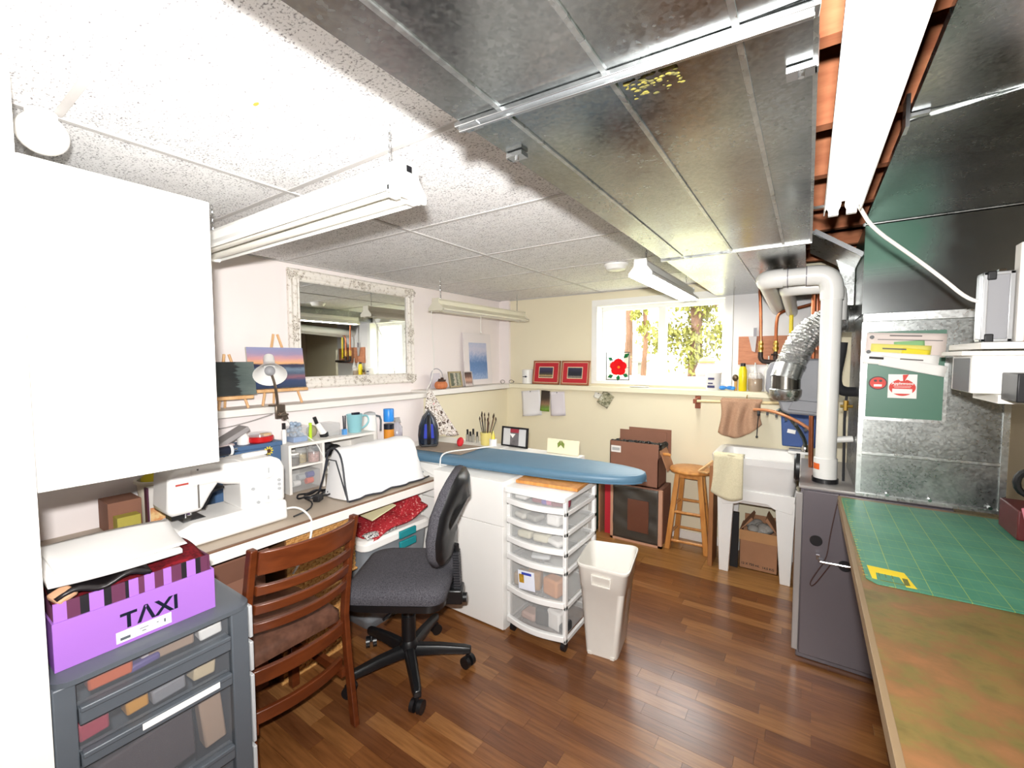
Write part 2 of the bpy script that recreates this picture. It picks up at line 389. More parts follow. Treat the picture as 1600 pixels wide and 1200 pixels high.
    wn.add('window_frame', fr, F, bevel=.003); wn.add('mullion', B().box(-1.115, -1.05, 3.965, 4.03, z0+.06, z1-.08), F, bevel=.003)
    for a, b in ((x0+.09, -1.115), (-1.05, x1-.095)): wn.add('pane', B().box(a, b, 4.0, 4.004, z0+.075, z1-.095), WGLASS, sharp=0)
setting()

# ================================================================== YARD
def yard():
    struct('ground_outside', B().box(-16, 10, 4.2, 30, 1.05, 1.12), mat('pale_lawn', 'a9a878', .95, var=.15, vs=1.5))
    bark = m_wood('bark', '4a3222', '6c4d3a', (8, 8, 2), .9)
    def leafm(n, a, b): return m_print(n, [(0, a), (.5, b)], 3, .7, 'LINEAR')
    L1, L2 = leafm('leaves_olive', '4e4f18', '74722c'), leafm('leaves_lime', '5c5a20', '8c8640')
    def tree(name, label, x, y, h, tr, cr, cz, m, seed, n=1500):
        t = Thing(name, label, 'tree', (x, y, 1.12), group='trees in the yard'); rg = random.Random(seed)
        b = B().tube([(x, y, 1.1), (x+.05, y, 1.1+h*.3), (x-.08, y+.05, 1.1+h*.6), (x+.05, y, 1.1+h)], [tr, tr*.8, tr*.5, tr*.25], 10, 1)
        for k in range(7):
            a = rg.random()*6.28; z = 1.1+h*(.35+.08*k); b.tube([(x, y, z), (x+math.cos(a)*cr*.4, y+math.sin(a)*cr*.4, z+.25), (x+math.cos(a)*cr*.8, y+math.sin(a)*cr*.8, z+.4)], [tr*.3, tr*.2, tr*.08], 6)
        t.add('trunk', b, bark); f = B(); cl = [(rg.gauss(0, cr*.5), rg.gauss(0, cr*.4), rg.uniform(-1, 1)*h*.3) for _ in range(15)]
        for k in range(n):
            c = cl[k % 15]; p = Vector((x+c[0]+rg.gauss(0, cr*.16), y+c[1]+rg.gauss(0, cr*.16), 1.1+cz+c[2]+rg.gauss(0, cr*.16)))
            q = rotm(rg.random()*360, rg.random()*360, rg.random()*360); s = .055
            f._add([p+q@Vector(v) for v in ((-s, 0, 0), (0, s*.5, .01), (s, 0, 0), (0, -s*.5, .01))], [(0, 1, 2, 3)])
        t.add('foliage', f, m, sharp=0, kind='stuff')
    tree('leafy_tree', 'broad leafy tree with forked trunk seen through right window pane', -1.75, 8.6, 3.2, .12, .95, 1.35, L1, 1, 4200)
    tree('slim_tree', 'slim reddish-trunked tree seen through left window pane', -3.3, 9.4, 4.2, .1, .5, 3.0, L2, 2, 700)
    tree('hanging_tree', 'sparse tree with hanging leaves beside the window mullion', -2.2, 7.0, 3.2, .045, .3, 1.75, L1, 4, 900)
    pt = Thing('flower_pot', 'round mauve flower pot on the lawn beyond the window', 'flower pot', (-1.28, 7.2, 1.12))
    pt.add('pot', B().lathe((-1.28, 7.2, 1.12), [(.08, 0), (.15, .08), (.17, .2), (.13, .3), (.14, .32)], 16), mat('mauve_glaze', '8b5f68', .4))
    pt.add('leaves', B().sphere((-1.28, 7.2, 1.46), .12, (1, 1, .6), 6), L2)
    sh = Thing('garden_bench', 'low dark garden bench outside behind the stained glass', 'bench', (-3.9, 11, 1.12))
    sh.add('seat', B().box(-4.4, -3.4, 10.8, 11.2, 1.4, 1.45), mat('grey_timber', '6a675f', .8)); 
    for a in (-4.3, -3.55): sh.add('leg', B().box(a, a+.08, 10.85, 11.15, 1.12, 1.4), _mc['grey_timber'])
yard()
# ================================================================== DUCTS
def ducts():
    d = Thing('air_duct', 'long galvanised air duct under the joists, left of the long tube light', 'duct', (-.25, 1.0, 1.91))
    d.add('casing', B().box(-.508, -.006, -.7, 1.87, 1.918, 2.135), GALV)
    xs = [-.512, -.43, -.253, -.086, -.004]
    for (ya, yb) in ((-.7, .618), (.622, 1.88)):
        for a, b in zip(xs, xs[1:]): d.add('sheet_panel', B().box(a+.0015, b-.0015, ya, yb, 1.910, 1.918), GALV, sharp=0)
    for x in xs[1:-1]: d.add('seam', B().box(x-.004, x+.004, -.7, 1.88, 1.907, 1.912), GALV2)
    d.add('edge_flange', B().box(-.007, -.001, -.7, 1.88, 1.906, 1.96), GALV2, label='bright folded edge')
    d.add('drive_cleat', B().obox((-.26, .618, 1.905), (.52, .022, .008), rotm(0, 0, 4)).obox((-.26, .616, 1.898), (.51, .006, .008), rotm(0, 0, 4)), STEEL, label='raised bright cross cleat', bevel=.001)
    d.add('end_lip', B().box(-.52, -.002, 1.872, 1.884, 1.904, 1.92), GALV2)
    for x, y, s in ((-.492, .604, 1), (-.492, .745, 1), (-.02, .757, -1)):
        c = d.add('hanger_clip', B().box(x-.018, x+.018, y-.012, y+.012, 1.9, 1.908).box(x-.018*s-.002, x-.018*s+.002, y-.008, y+.008, 1.9, 1.94), STEEL)
        d.add('screw', B().cyl((x, y, 1.895), (x, y, 1.902), .004, n=8), CHROME, parent=c)
    sp = m_print('yellow_sealant', [(0, '3f3a12'), (.5, '5c5418')], 60); f = B(); rg = random.Random(5)
    for k in range(80): f.sphere((-.24+rg.random()*.075, .652+rg.random()**3*.05, 1.9095), .001+.003*rg.random(), (1.4, 1, .25), 4)
    d.add('sealant_smear', f, sp, kind='stuff')
    e = Thing('air_duct_extension', 'shallower galvanised duct section reaching the window wall', 'duct', (-.3, 2.9, 2.0))
    e.add('casing', B().box(-.615, -.03, 1.89, 3.85, 2.006, 2.13), GALV)
    for a, b in ((-.62, -.3), (-.298, -.025)): e.add('sheet_panel', B().box(a, b, 1.89, 3.855, 2.0, 2.006), GALV, sharp=0)
    e.add('seam', B().box(-.303, -.295, 1.89, 3.855, 1.997, 2.001), GALV2)
    r = Thing('return_duct', 'flat galvanised return duct on the right of the long tube light', 'duct', (.55, 1.0, 2.1))
    for a, b in ((-.7, 1.46), (1.47, 2.55)): r.add('sheet_panel', B().box(.19, .98, a, b, 2.1, 2.104), GALV, sharp=0)
    r.add('casing', B().box(.195, .975, -.7, 2.55, 2.104, 2.138), GALV)
    r.add('cross_seam', B().obox((.57, 1.42, 2.098), (.78, .014, .005), rotm(0, 0, -14)), GALV)
    r.add('hanger_strap', B().box(.178, .186, 1.44, 1.49, 2.06, 2.138).box(.178, .225, 1.46, 1.475, 2.09, 2.098), STEEL)
    r.add('edge_lip', B().box(.186, .98, 2.545, 2.556, 2.093, 2.106), GALV2)
    # plenum over the furnace: upper box colour turns green towards its top left
    um = Mt('part_green_steel'); x_, y_, z_ = um.xyz('Object'); nz = um.noise(um.coord(), 7, 3)
    fx_ = um.math('MULTIPLY', um.math('SUBTRACT', .06, um.math('ADD', x_, um.math('MULTIPLY', um.math('SUBTRACT', nz, .5), .25))), 6.0); fz_ = um.math('MULTIPLY', um.math('SUBTRACT', z_, .97), 9.0)
    for q_ in (fx_, fz_): q_.node.use_clamp = True
    ff = um.math('MULTIPLY', fx_, fz_); um.col(um.mix(ff, '7d8080', '4b7060')); um.set(.2, 1)
    um.l(um.math('SUBTRACT', 1.0, um.math('MULTIPLY', ff, .75)), um.b.inputs['Metallic']); um.l(um.math('ADD', .2, um.math('MULTIPLY', ff, .12)), um.b.inputs['Roughness']); UP = um.m
    p = Thing('furnace_plenum', 'tall galvanised plenum box standing on the furnace behind the work bench', 'plenum', (.45, 2.9, .86))
    p.add('upper_box', B().box(.195, .98, 2.545, 3.15, 1.7, 2.098), UP)
    p.add('lower_box', B().box(.2, .67, 2.555, 3.15, .875, 1.7), m_galv('spangled_steel', ('7f8281', 'a6a9a7'), .3, 120))
    p.add('flange', B().box(.2, .75, 2.54, 2.556, 1.665, 1.703), GALV2, bevel=.002)
    p.add('seam', B().box(.215, .66, 2.548, 2.556, 1.06, 1.075), GALV2, bevel=.002)
    p.add('edge_strip', B().box(.655, .675, 2.546, 2.558, .875, 1.66), GALV2)
    p.add('edge_strip', B().box(.198, .216, 2.546, 2.558, .875, 1.66), GALV2)
    p.add('base_angle', B().box(.2, .67, 2.535, 2.556, .868, .882), GALV2)
    for x in (.31, .45, .63): p.add('screw', B().cyl((x, 2.53, .89), (x, 2.556, .89), .007, n=8), CHROME)
    g = single('green_cover_sheet', 'dark green sheet covering the plenum below the pinned papers', 'panel', B().box(.222, .478, 2.547, 2.5545, 1.235, 1.62), mat('green_enamel', '4a7562', .4, var=.05, vs=4))
    for n, bx in (('frame_strip', (.216, .486, 1.222, 1.236)),): child(n, B().box(bx[0], bx[1], 2.544, 2.552, bx[2], bx[3]), GALV2, g)
    child('frame_strip', B().box(.476, .488, 2.544, 2.552, 1.236, 1.48), GALV2, g)
    child('frame_strip', B().box(.210, .222, 2.544, 2.552, 1.236, 1.48), GALV2, g)
    # stickers on the green sheet
    RED = mat('sticker_red', 'd2301f', .5); 
    s1 = Thing('round_sticker', 'round red sticker with dark rim on the green sheet', 'sticker', (.262, 2.545, 1.39))
    def disc(x, z, r, y, m, n, name, t, parent=None, sz=.92): return t.add(name, B().lathe((x, y, z), [(r, 0), (r, .0012)], n, rotm(90) @ Matrix.Diagonal((1, sz, 1))), m, parent)
    disc(.262, 1.39, .033, 2.5465, mat('sticker_dark', '3a2020', .5), 20, 'rim', s1); disc(.262, 1.39, .028, 2.5455, RED, 20, 'disc', s1)
    for dx in (-.009, .009): disc(.262+dx, 1.40, .006, 2.5448, _mc['sticker_dark'], 10, 'mark', s1)
    s1.add('mark', B().box(.248, .276, 2.5435, 2.5445, 1.374, 1.384), PAPER)
    ap = Thing('apple_sticker', 'square white sticker with a red apple on the green sheet', 'sticker', (.345, 2.545, 1.32))
    ap.add('paper', B().box(.297, .393, 2.5455, 2.547, 1.325, 1.43), PAPER)
    pr = [(.345+.042*math.cos(t)*(1+.06*math.cos(2*t)), 1.372+.037*math.sin(t) - (.008 if abs(math.cos(t)) < .2 and math.sin(t) > 0 else 0)) for t in (2*math.pi*i/36 for i in range(36))]
    apl = ap.add('apple', B().prism(pr, 2.5443, 2.5456, 'y'), RED)
    ap.add('stem', B().prism([(.347, 1.4), (.352, 1.4), (.365, 1.43), (.345, 1.428)], 2.5443, 2.5456, 'y'), RED)
    ap.add('blank_field', B().box(.312, .378, 2.5433, 2.5444, 1.345, 1.366), PAPER)
    lettering('lettering', 'Applewood', .0155, (1, 0, 0), (0, 0, 1), (.345, 2.5432, 1.385), PAPER, ap.o, ap.loc)
    ap.add('print_line', B().box(.315, .375, 2.5436, 2.5444, 1.378, 1.3795).box(.318, .372, 2.5436, 2.5444, 1.372, 1.3735), PAPER)
    # papers pinned on the plenum
    def sheet(lbl, c, w, h, rz, m, y, marks=(), name='paper_sheet', nm=None):
        t = Thing(name, lbl, 'paper', (c[0], y, c[1]-h/2), group='papers pinned on the plenum'); q = rotm(0, rz, 0)
        t.add('page', B().grid(lambda u, v: Vector((c[0], y-.003*math.sin(u*4)*v, c[1])) + q @ Vector(((u-.5)*w, 0, (v-.5)*h)), 8, 6), m, solid=.001)
        for mx, mz, mw, mh, mm in marks:
            p = Vector((c[0], y-.006, c[1])) + q @ Vector((mx*w, 0, mz*h)); t.add('print_line', B().obox(p, (mw*w, .0006, mh*h), q), mm)
        return t
    INK = mat('ink_grey', '6f6a68', .8); INKB = mat('ink_dark', '35322f', .8)
    sheet('large pale pinkish sheet at the back of the pinned papers', (.345, 1.56), .265, .1, 3, mat('pinkish_paper', 'e2d4ce', .8), 2.541, [(0, .38, .4, .05, INK), (.05, .2, .8, .03, INK)])
    sheet('green slip peeking out between the pinned papers', (.36, 1.555), .1, .04, -3, mat('green_paper', '8fbf86', .8), 2.537)
    sheet('yellow slip among the papers pinned on the plenum', (.33, 1.535), .2, .05, 4, mat('yellow_paper', 'e6dc74', .8), 2.533, [(-.1, .1, .4, .12, INK)])
    sheet('bright yellow slip under the folded white page', (.38, 1.52), .09, .04, 8, mat('bright_yellow_paper', 'f0dc3a', .8), 2.530)
    sheet('folded white page with bold heading pinned lowest on the plenum', (.33, 1.495), .25, .055, 5, PAPER, 2.526, [(-.32, 0, .2, .18, INKB), (.15, .05, .3, .1, INK)])
    sheet('white page hanging askew below the folded page', (.37, 1.468), .22, .045, 13, PAPER, 2.5235)
    for n, x, z in (('a', .232, 1.595), ('b', .222, 1.53)): single('push_magnet', {'a': 'small dark magnet holding the top pinned sheet', 'b': 'small dark magnet holding the folded white page'}[n], 'magnet', B().cyl((x, 2.512, z), (x, 2.5255, z), .008, n=12), BLACK, group='magnets on the plenum')
ducts()

# ================================================================== FURNACE AND PIPES
def furnace():
    G = mat('furnace_grey', '6d676c', .38, .35, var=.03, vs=3); GL = mat('furnace_edge', 'a9a5a3', .35, .4)
    f = Thing('furnace', 'grey metal furnace cabinet standing between laundry tub and work bench', 'furnace', (.25, 2.9, 0))
    f.add('body', B().box(-.012, .53, 2.565, 3.25, .0, .865), G, bevel=.004)
    f.add('front_door', B().box(0.0, .53, 2.545, 2.566, .03, .858), G, bevel=.004)
    f.add('door_edge', B().box(-.03, -.002, 2.55, 2.575, .04, .84), GL, bevel=.003, label='light grey door edge strip')
    f.add('top_cover', B().box(-.02, .54, 2.548, 3.26, .865, .878), GL, bevel=.003)
    for x, z in ((.057, .617), (.172, .52)): f.add('vent_knockout', B().cyl((x, 2.540, z), (x, 2.546, z), .026, n=24), BLACK, label='round black knockout')
    f.add('vent_motor', B().lathe((-.032, 2.68, .94), [(.001, -.012), (.062, -.012), (.07, -.004), (.07, .012), (.001, .012)], 24, rotm(0, 90, 0)), BLACK)
    b = f.add('bolt', B().cyl((.075, 2.50, .534), (.2, 2.49, .542), .006, n=8), STEEL, label='threaded rod'); f.add('bolt_clamp', B().obox((.082, 2.515, .536), (.03, .035, .012), rotm(0, 20, 0)).obox((.066, 2.52, .548), (.014, .014, .02)), STEEL, parent=b)
    w = mat('brown_wire', '3a221c', .6)
    f.add('wire', B().tube([(.14, 2.535, .86), (.13, 2.53, .80), (.11, 2.525, .66), (.1, 2.51, .55), (.06, 2.51, .47), (.035, 2.51, .41), (.05, 2.505, .4), (.1, 2.5, .5), (.12, 2.5, .54)], .0025, 6, 2), w)
    # PVC vent stacks
    v = Thing('pvc_vent_pipe', 'thick white vent pipe rising from the furnace top with elbow near the duct', 'pipe', (.085, 2.69, .878))
    v.add('riser', B().cyl((.087, 2.69, .95), (.087, 2.69, 1.83), .044, n=24), PVC); v.add('collar', B().cyl((.087, 2.69, .9), (.087, 2.69, 1.0), .05, n=24), PVC); v.add('gasket', B().cyl((.087, 2.69, .876), (.087, 2.69, .9), .056, n=24), BLACK, label='black rubber gasket')
    v.add('orange_label', B().grid(lambda a, h: Vector((.087+.0512*math.cos(R(195+45*a)), 2.69+.0512*math.sin(R(195+45*a)), .945+.03*h)), 6, 1), mat('orange_label', 'e0662a', .5))
    v.add('elbow', B().tube([(.087, 2.69, 1.79), (.087, 2.69, 1.86), (.072, 2.69, 1.9), (.04, 2.69, 1.918), (-.02, 2.69, 1.918)], .049, 20, 2), PVC)
    v.add('crosspipe', B().cyl((-.02, 2.69, 1.918), (-.16, 2.69, 1.918), .044, n=24), PVC)
    v.add('elbow', B().tube([(-.12, 2.69, 1.918), (-.17, 2.69, 1.918), (-.2, 2.71, 1.918), (-.2, 2.78, 1.918)], .049, 20, 2), PVC)
    v.add('outlet_pipe', B().cyl((-.2, 2.77, 1.918), (-.2, 3.86, 1.87), .044, n=24), PVC)
    for x in (-.1, -.02): v.add('joint_ring', B().cyl((x-.002, 2.69, 1.918), (x+.002, 2.69, 1.918), .0495, n=24), mat('joint_grey', '77737a', .5))
    v.add('joint_ring', B().cyl((.087, 2.69, 1.8), (.087, 2.69, 1.835), .05, n=24), PVC)
    v2 = Thing('pvc_intake_pipe', 'second white pipe elbow tucked behind the main vent pipe', 'pipe', (0, 2.85, 1.84))
    v2.add('crosspipe', B().tube([(.12, 2.86, 1.7), (.12, 2.86, 1.84), (.1, 2.86, 1.88), (.04, 2.86, 1.885), (-.05, 2.86, 1.885), (-.09, 2.87, 1.885), (-.11, 2.91, 1.885), (-.11, 3.0, 1.885)], .04, 18, 1), PVC)
    v2.add('outlet_pipe', B().cyl((-.11, 2.95, 1.885), (-.11, 3.86, 1.84), .037, n=20), PVC)
    # copper water pipes
    c = Thing('copper_riser', 'copper water pipe rising beside the white vent pipe', 'pipe', (.045, 2.86, .88))
    c.add('pipe', B().tube([(.03, 3.0, .88), (.022, 3.0, 1.3), (.015, 3.0, 2.0)], .0125, 10), COPPER); c.add('pipe', B().cyl((.045, 3.02, 1.55), (.04, 3.02, 2.0), .011, n=10), COPPER)
    c2 = Thing('copper_branch_pipes', 'pair of copper pipes with brass valves on the wooden backing board', 'pipe', (-.2, 3.7, 1.5))
    c2.add('pipe', B().tube([(-.31, 3.72, 2.0), (-.3, 3.72, 1.83), (-.295, 3.72, 1.62)], .011, 10, 1), COPPER)
    c2.add('pipe', B().tube([(.02, 3.7, 1.88), (-.1, 3.7, 1.85), (-.17, 3.71, 1.84), (-.2, 3.72, 1.8), (-.2, 3.72, 1.62)], .011, 10, 2), COPPER)
    for x in (-.295, -.2): c2.add('brass_valve', B().cyl((x, 3.72, 1.54), (x, 3.72, 1.63), .015, n=10).cyl((x, 3.72, 1.565), (x, 3.72, 1.585), .021, n=6).cyl((x, 3.72, 1.6), (x, 3.72, 1.615), .02, n=6), BRASS)
    IR = mat('dark_fitting', '3b3230', .5, .7)
    c2.add('fitting', B().tube([(-.295, 3.72, 1.55), (-.295, 3.72, 1.5), (-.27, 3.71, 1.475), (-.1, 3.7, 1.475), (0, 3.7, 1.48)], .017, 10, 1).cyl((-.2, 3.72, 1.56), (-.2, 3.71, 1.48), .014, n=10).cyl((-.225, 3.69, 1.53), (-.17, 3.69, 1.53), .006, n=8), IR)
    single('gas_pipe', 'yellow gas pipe dropping to the wooden backing board', 'pipe', B().cyl((-.105, 3.73, 1.52), (-.11, 3.73, 1.84), .013, n=10), YELLOW)
    single('backing_board', 'reddish wooden board fixed to the wall behind the copper valves', 'board', B().box(-.455, -.02, 3.825, 3.845, 1.455, 1.672).box(-.02, .12, 3.825, 3.845, 1.455, 1.66), m_wood('cedar_board', 'a86a4c', 'c98a68', (3, 3, 22), .7))
    k = Thing('hanging_scraper', 'grey scraper hanging on the backing board', 'scraper', (-.345, 3.81, 1.55))
    k.add('blade', B().prism([(-.385, 1.67), (-.33, 1.67), (-.338, 1.55), (-.36, 1.56)], 3.805, 3.82, 'y'), mat('frost_grey', 'b5b0b0', .4)); k.add('handle', B().box(-.352, -.332, 3.805, 3.82, 1.67, 1.735), mat('handle_grey', '8f8c92', .5))
    # flexible foil duct + elbow + humidifier
    d = Thing('flexible_foil_duct', 'crinkled silver flexible duct bending from plenum down to the grey humidifier', 'duct', (0, 2.95, 1.4))
    path = [Vector(p) for p in ((.2, 2.98, 1.715), (.12, 2.97, 1.715), (.05, 2.95, 1.69), (-.02, 2.92, 1.62), (-.06, 2.89, 1.53), (-.085, 2.87, 1.45))]
    P = path
    for _ in range(2):
        Q = [P[0]]
        for a, b in zip(P, P[1:]): Q += [a*.75+b*.25, a*.25+b*.75]
        P = Q+[P[-1]]
    pts = []; 
    for a, b in zip(P, P[1:]):
        for t in (0, .33, .66): pts.append(a.lerp(b, t))
    rr = [.074 if i % 2 else .067 for i in range(len(pts))]; fb = B().tube(pts, rr, 34); rg = random.Random(1); ax = [p for p in pts]
    for i, v_ in enumerate(fb.v):
        k_ = min(i//34, len(ax)-1); fb.v[i] = tuple(ax[k_] + (Vector(v_)-ax[k_])*rg.uniform(.93, 1.07))
    d.add('foil_sleeve', fb, m_foil(), sharp=12)
    d.add('collar', B().cyl((-.085, 2.87, 1.46), (-.105, 2.85, 1.385), .072, n=26), GALV2); d.add('collar', B().cyl((.16, 2.975, 1.715), (.2, 2.98, 1.715), .074, n=26), GALV2)
    DK = mat('dark_sheet', '6b6862', .25, 1)
    d.add('elbow_sleeve', B().cyl((-.1, 2.855, 1.4), (-.1, 2.845, 1.32), .07, n=26), DK, label='dark reflective sleeve')
    d.add('elbow_cap', B().lathe((-.1, 2.84, 1.285), [(.012, -.02), (.06, -.012), (.076, .015), (.078, .045), (.073, .05)], 26), GALV2)
    h = Thing('humidifier', 'grey moulded humidifier housing hanging under the foil duct', 'humidifier', (-.05, 2.98, 1.18))
    HG = mat('humidifier_grey', '85868b', .5, var=.03); pl = [(-.20, 1.43), (-.205, 1.32), (-.17, 1.28), (-.135, 1.25), (-.12, 1.2), (-.09, 1.185), (.06, 1.18), (.07, 1.5), (-.12, 1.5), (-.185, 1.475)]
    h.add('housing', B().prism(pl, 2.935, 3.12, 'y'), HG, bevel=.012); h.add('face_panel', B().prism([(-.09, 1.21), (.05, 1.2), (.05, 1.26), (-.06, 1.27)], 2.925, 2.94, 'y'), HG, bevel=.004)
    bl = Thing('blue_plastic_bin', 'blue translucent bin hanging on the wall above the laundry tub', 'bin', (-.04, 3.73, .87)); BL = mat('blue_plastic', '32508c', .3, var=.08, vs=8)
    bl.add('body', B().prism([(-.155, 1.15), (-.14, .87), (.06, .87), (.06, 1.15)], 3.69, 3.768, 'y'), BL, bevel=.008); bl.add('label', B().obox((-.085, 3.686, .98), (.05, .002, .028), rotm(0, 8, 0)), PAPER); bl.add('rib', B().box(-.03, -.02, 3.68, 3.692, .88, 1.14), BL)
    hk = Thing('foam_insulated_pipe', 'black foam-covered pipe curving against the plenum side', 'pipe', (.16, 2.8, 1.33))
    hk.add('foam', B().tube([(.135, 2.7, 1.58), (.13, 2.7, 1.52), (.115, 2.7, 1.42), (.12, 2.7, 1.36), (.15, 2.72, 1.335), (.197, 2.74, 1.335)], .024, 14, 2), mat('black_foam', '1d1d20', .8))
    pt = Thing('thin_copper_line', 'thin refrigerant line with brass fitting beside the plenum', 'pipe', (.17, 2.75, .88))
    pt.add('line', B().tube([(.165, 2.75, .88), (.16, 2.75, 1.2), (.165, 2.75, 1.33)], .006, 8), mat('dark_line', '2a2a2d', .5)); pt.add('fitting', B().cyl((.14, 2.74, 1.26), (.19, 2.74, 1.262), .008, n=8).cyl((.162, 2.74, 1.24), (.162, 2.74, 1.29), .011, n=6), BRASS)
    pt.add('white_clip', B().cyl((.125, 2.73, 1.09), (.195, 2.735, 1.1), .016, n=12), PVC)
    # behind: angled sheet metal take-off between furnace plenum and trunk
    tk = Thing('duct_transition', 'angled sheet metal transition between plenum and overhead duct', 'duct', (.09, 2.75, 1.9))
    tk.add('sloped_sheet', B().prism([(.0, 2.12), (.19, 1.985), (.19, 1.975), (-.01, 2.11)], 2.6, 3.1, 'y'), GALV2); tk.add('side_sheet', B().prism([(.1, 2.06), (.19, 1.99), (.19, 1.75), (.15, 1.78), (.13, 1.95)], 2.95, 2.965, 'y'), GALV)
    tk.add('edge_angle', B().obox((.1, 2.59, 2.045), (.235, .012, .02), rotm(0, 36, 0)), STEEL)
furnace()

# ================================================================== LIGHT FIXTURES
TON = emit('tube_lit', 'fffdf5', TUBE_E); TON2 = emit('tube_lit_dim', 'fffdf5', 5.5); TOFF = mat('tube_unlit', 'efece2', .3)
FIX = mat('fixture_enamel', 'f0efeb', .35, var=.02)
def shop_light(label, p0, p1, z, lit, ch=(), w=.125, grp='hanging tube light fixtures', plate=True, fm=None):
    """two-tube shop light between two points at height z (tube level)"""
    a, b = Vector(p0), Vector(p1); u = (b-a).normalized(); L = (b-a).length; s = Vector((-u.y, u.x))
    mid = (a+b)/2; t = Thing('tube_light', label, 'light fixture', (mid.x, mid.y, z-.02), group=grp); fm = fm or FIX
    def P(l, q, h): p = a + u*l + s*q; return Vector((p.x, p.y, z+h))
    def strip(prof, l0=0, l1=L): return B().loft([[P(l, q, h) for q, h in prof] for l in (l0, l1)])
    hw = w/2
    t.add('housing', strip([(-.03, .028), (.03, .028), (.034, .06), (.026, .075), (-.026, .075), (-.034, .06)], .004, L-.004), fm, bevel=.002)
    for sg in (-1, 1): t.add('reflector_wing', strip([(sg*.03, .034), (sg*hw, .0), (sg*hw, -.012), (sg*(hw-.003), -.012), (sg*(hw-.004), -.002), (sg*.03, .029)], .004, L-.004), fm)
    for sg in (-1, 1):
        q = sg*w*.24; t.add('tube', B().cyl(P(.03, q, .004), P(L-.03, q, .004), .0165, n=14), (TON2 if lit == 2 else TON) if lit else TOFF)
    for l in (.0, L-.012):
        pr = ((-.034, .024), (.034, .024), (.034, .078), (-.034, .078)) if lit == 2 else ((-hw, -.016), (hw, -.016), (hw, .004), (.036, .04), (.034, .078), (-.034, .078), (-.036, .04), (-hw, .004))
        e = t.add('end_plate', B().loft([[P(l+d, q, h) for q, h in pr] for d in (0, .012)]), fm, bevel=.002)
        if plate: t.add('knockout', B().loft([[P(l+d, q, h) for q, h in ((-.008, .048), (.011, .048), (.011, .065), (-.008, .065))] for d in (-.0006, .0126)]), BLACK, parent=e)
        for sg in (-1, 1): t.add('lampholder', B().loft([[P(l+d, sg*w*.24+q, h) for q, h in ((-.012, -.02), (.012, -.02), (.012, .026), (-.012, .026))] for d in ((.012, .03) if l == 0 else (-.018, 0))]), fm, parent=e)
    for l, q in ch:
        k = 0; zz = z+.075; n = int((CE-zz)/.016); c = None
        for k in range(n):
            o = P(l, q, 0); zc = zz+.008+k*.016; ring = [(o.x+(.005*math.cos(x) if k % 2 else 0), o.y+(0 if k % 2 else .005*math.cos(x)), zc+.010*math.sin(x)) for x in (2*math.pi*i/8 for i in range(9))]
            c = (c or B()).tube(ring, .0014, 5)
        if c: t.add('chain', c, STEEL)
    return t
shop_light('white tube light hanging on a chain above the sewing desk', (-2.09, .80), (-.86, .80), 1.93, False, [(1.16, 0), (.1, 0)])
shop_light('long glowing tube light between the two overhead ducts', (.07, .43), (.07, 1.66), 1.945, 2, [], .09)
shop_light('glowing tube light hanging beside the duct in front of the window', (-.755, 2.33), (-.755, 3.5), 1.955, True, [(.1, 0), (1.05, 0)], .13, plate=False)
shop_light('unlit tube light hanging over the ledge between mirror and corner', (-2.34, 2.42), (-2.34, 3.64), 1.885, False, [(.06, 0), (1.12, 0)], .15, plate=False, fm=mat('aged_enamel', 'd6d0bd', .45))
def wires():
    W = mat('white_cable', 'efece6', .5)
    single('light_power_cord', 'white cord running from the long tube light to the right shelf', 'cord', B().tube([(.11, 1.665, 1.95), (.15, 1.75, 1.9), (.25, 1.85, 1.83), (.34, 1.9, 1.75), (.4, 1.92, 1.685), (.44, 1.93, 1.67)], .0055, 8, 2), W)
    single('short_light_cord', 'short white cord at the left end of the long tube light', 'cord', B().tube([(.03, 1.665, 1.965), (.02, 1.72, 1.98), (-.0, 1.9, 2.03), (-.005, 1.98, 2.06)], .005, 8, 1), W)
    single('light_switch_string', 'thin white pull cord hanging from the unlit tube light to the ledge', 'cord', B().tube([(-2.4, 2.44, 1.875), (-2.45, 2.5, 1.7), (-2.5, 2.57, 1.5), (-2.53, 2.57, 1.33), (-2.545, 2.52, 1.25)], .0035, 6, 2), W)
    single('pull_chain', 'short white pull chain with knob below the unlit tube light', 'cord', B().tube([(-2.36, 3.0, 1.878), (-2.36, 3.0, 1.74)], .0025, 6).sphere((-2.36, 3.0, 1.735), .008, n=6), W)
    sd = Thing('smoke_detector', 'round white smoke detector on the ceiling near the window', 'smoke detector', (-1.06, 2.78, 2.08)); SD = mat('detector_white', 'ecebe6', .4)
    sd.add('base', B().lathe((-1.06, 2.78, 2.105), [(.075, 0), (.078, .005), (.078, .016)], 26), SD); sd.add('cover', B().lathe((-1.06, 2.78, 2.08), [(.045, 0), (.06, .004), (.072, .025)], 26), SD)
    gl = Thing('ceiling_globe', 'white round globe lamp on the ceiling by the near left wall', 'lamp', (-1.6, .272, 2.02)); gl.add('shade', B().sphere((-1.6, .272, 2.065), .05, (1, 1, 1), 12), GLOSSW); gl.add('base', B().cyl((-1.6, .272, 2.1), (-1.6, .272, 2.118), .03, n=18), GLOSSW)
wires()
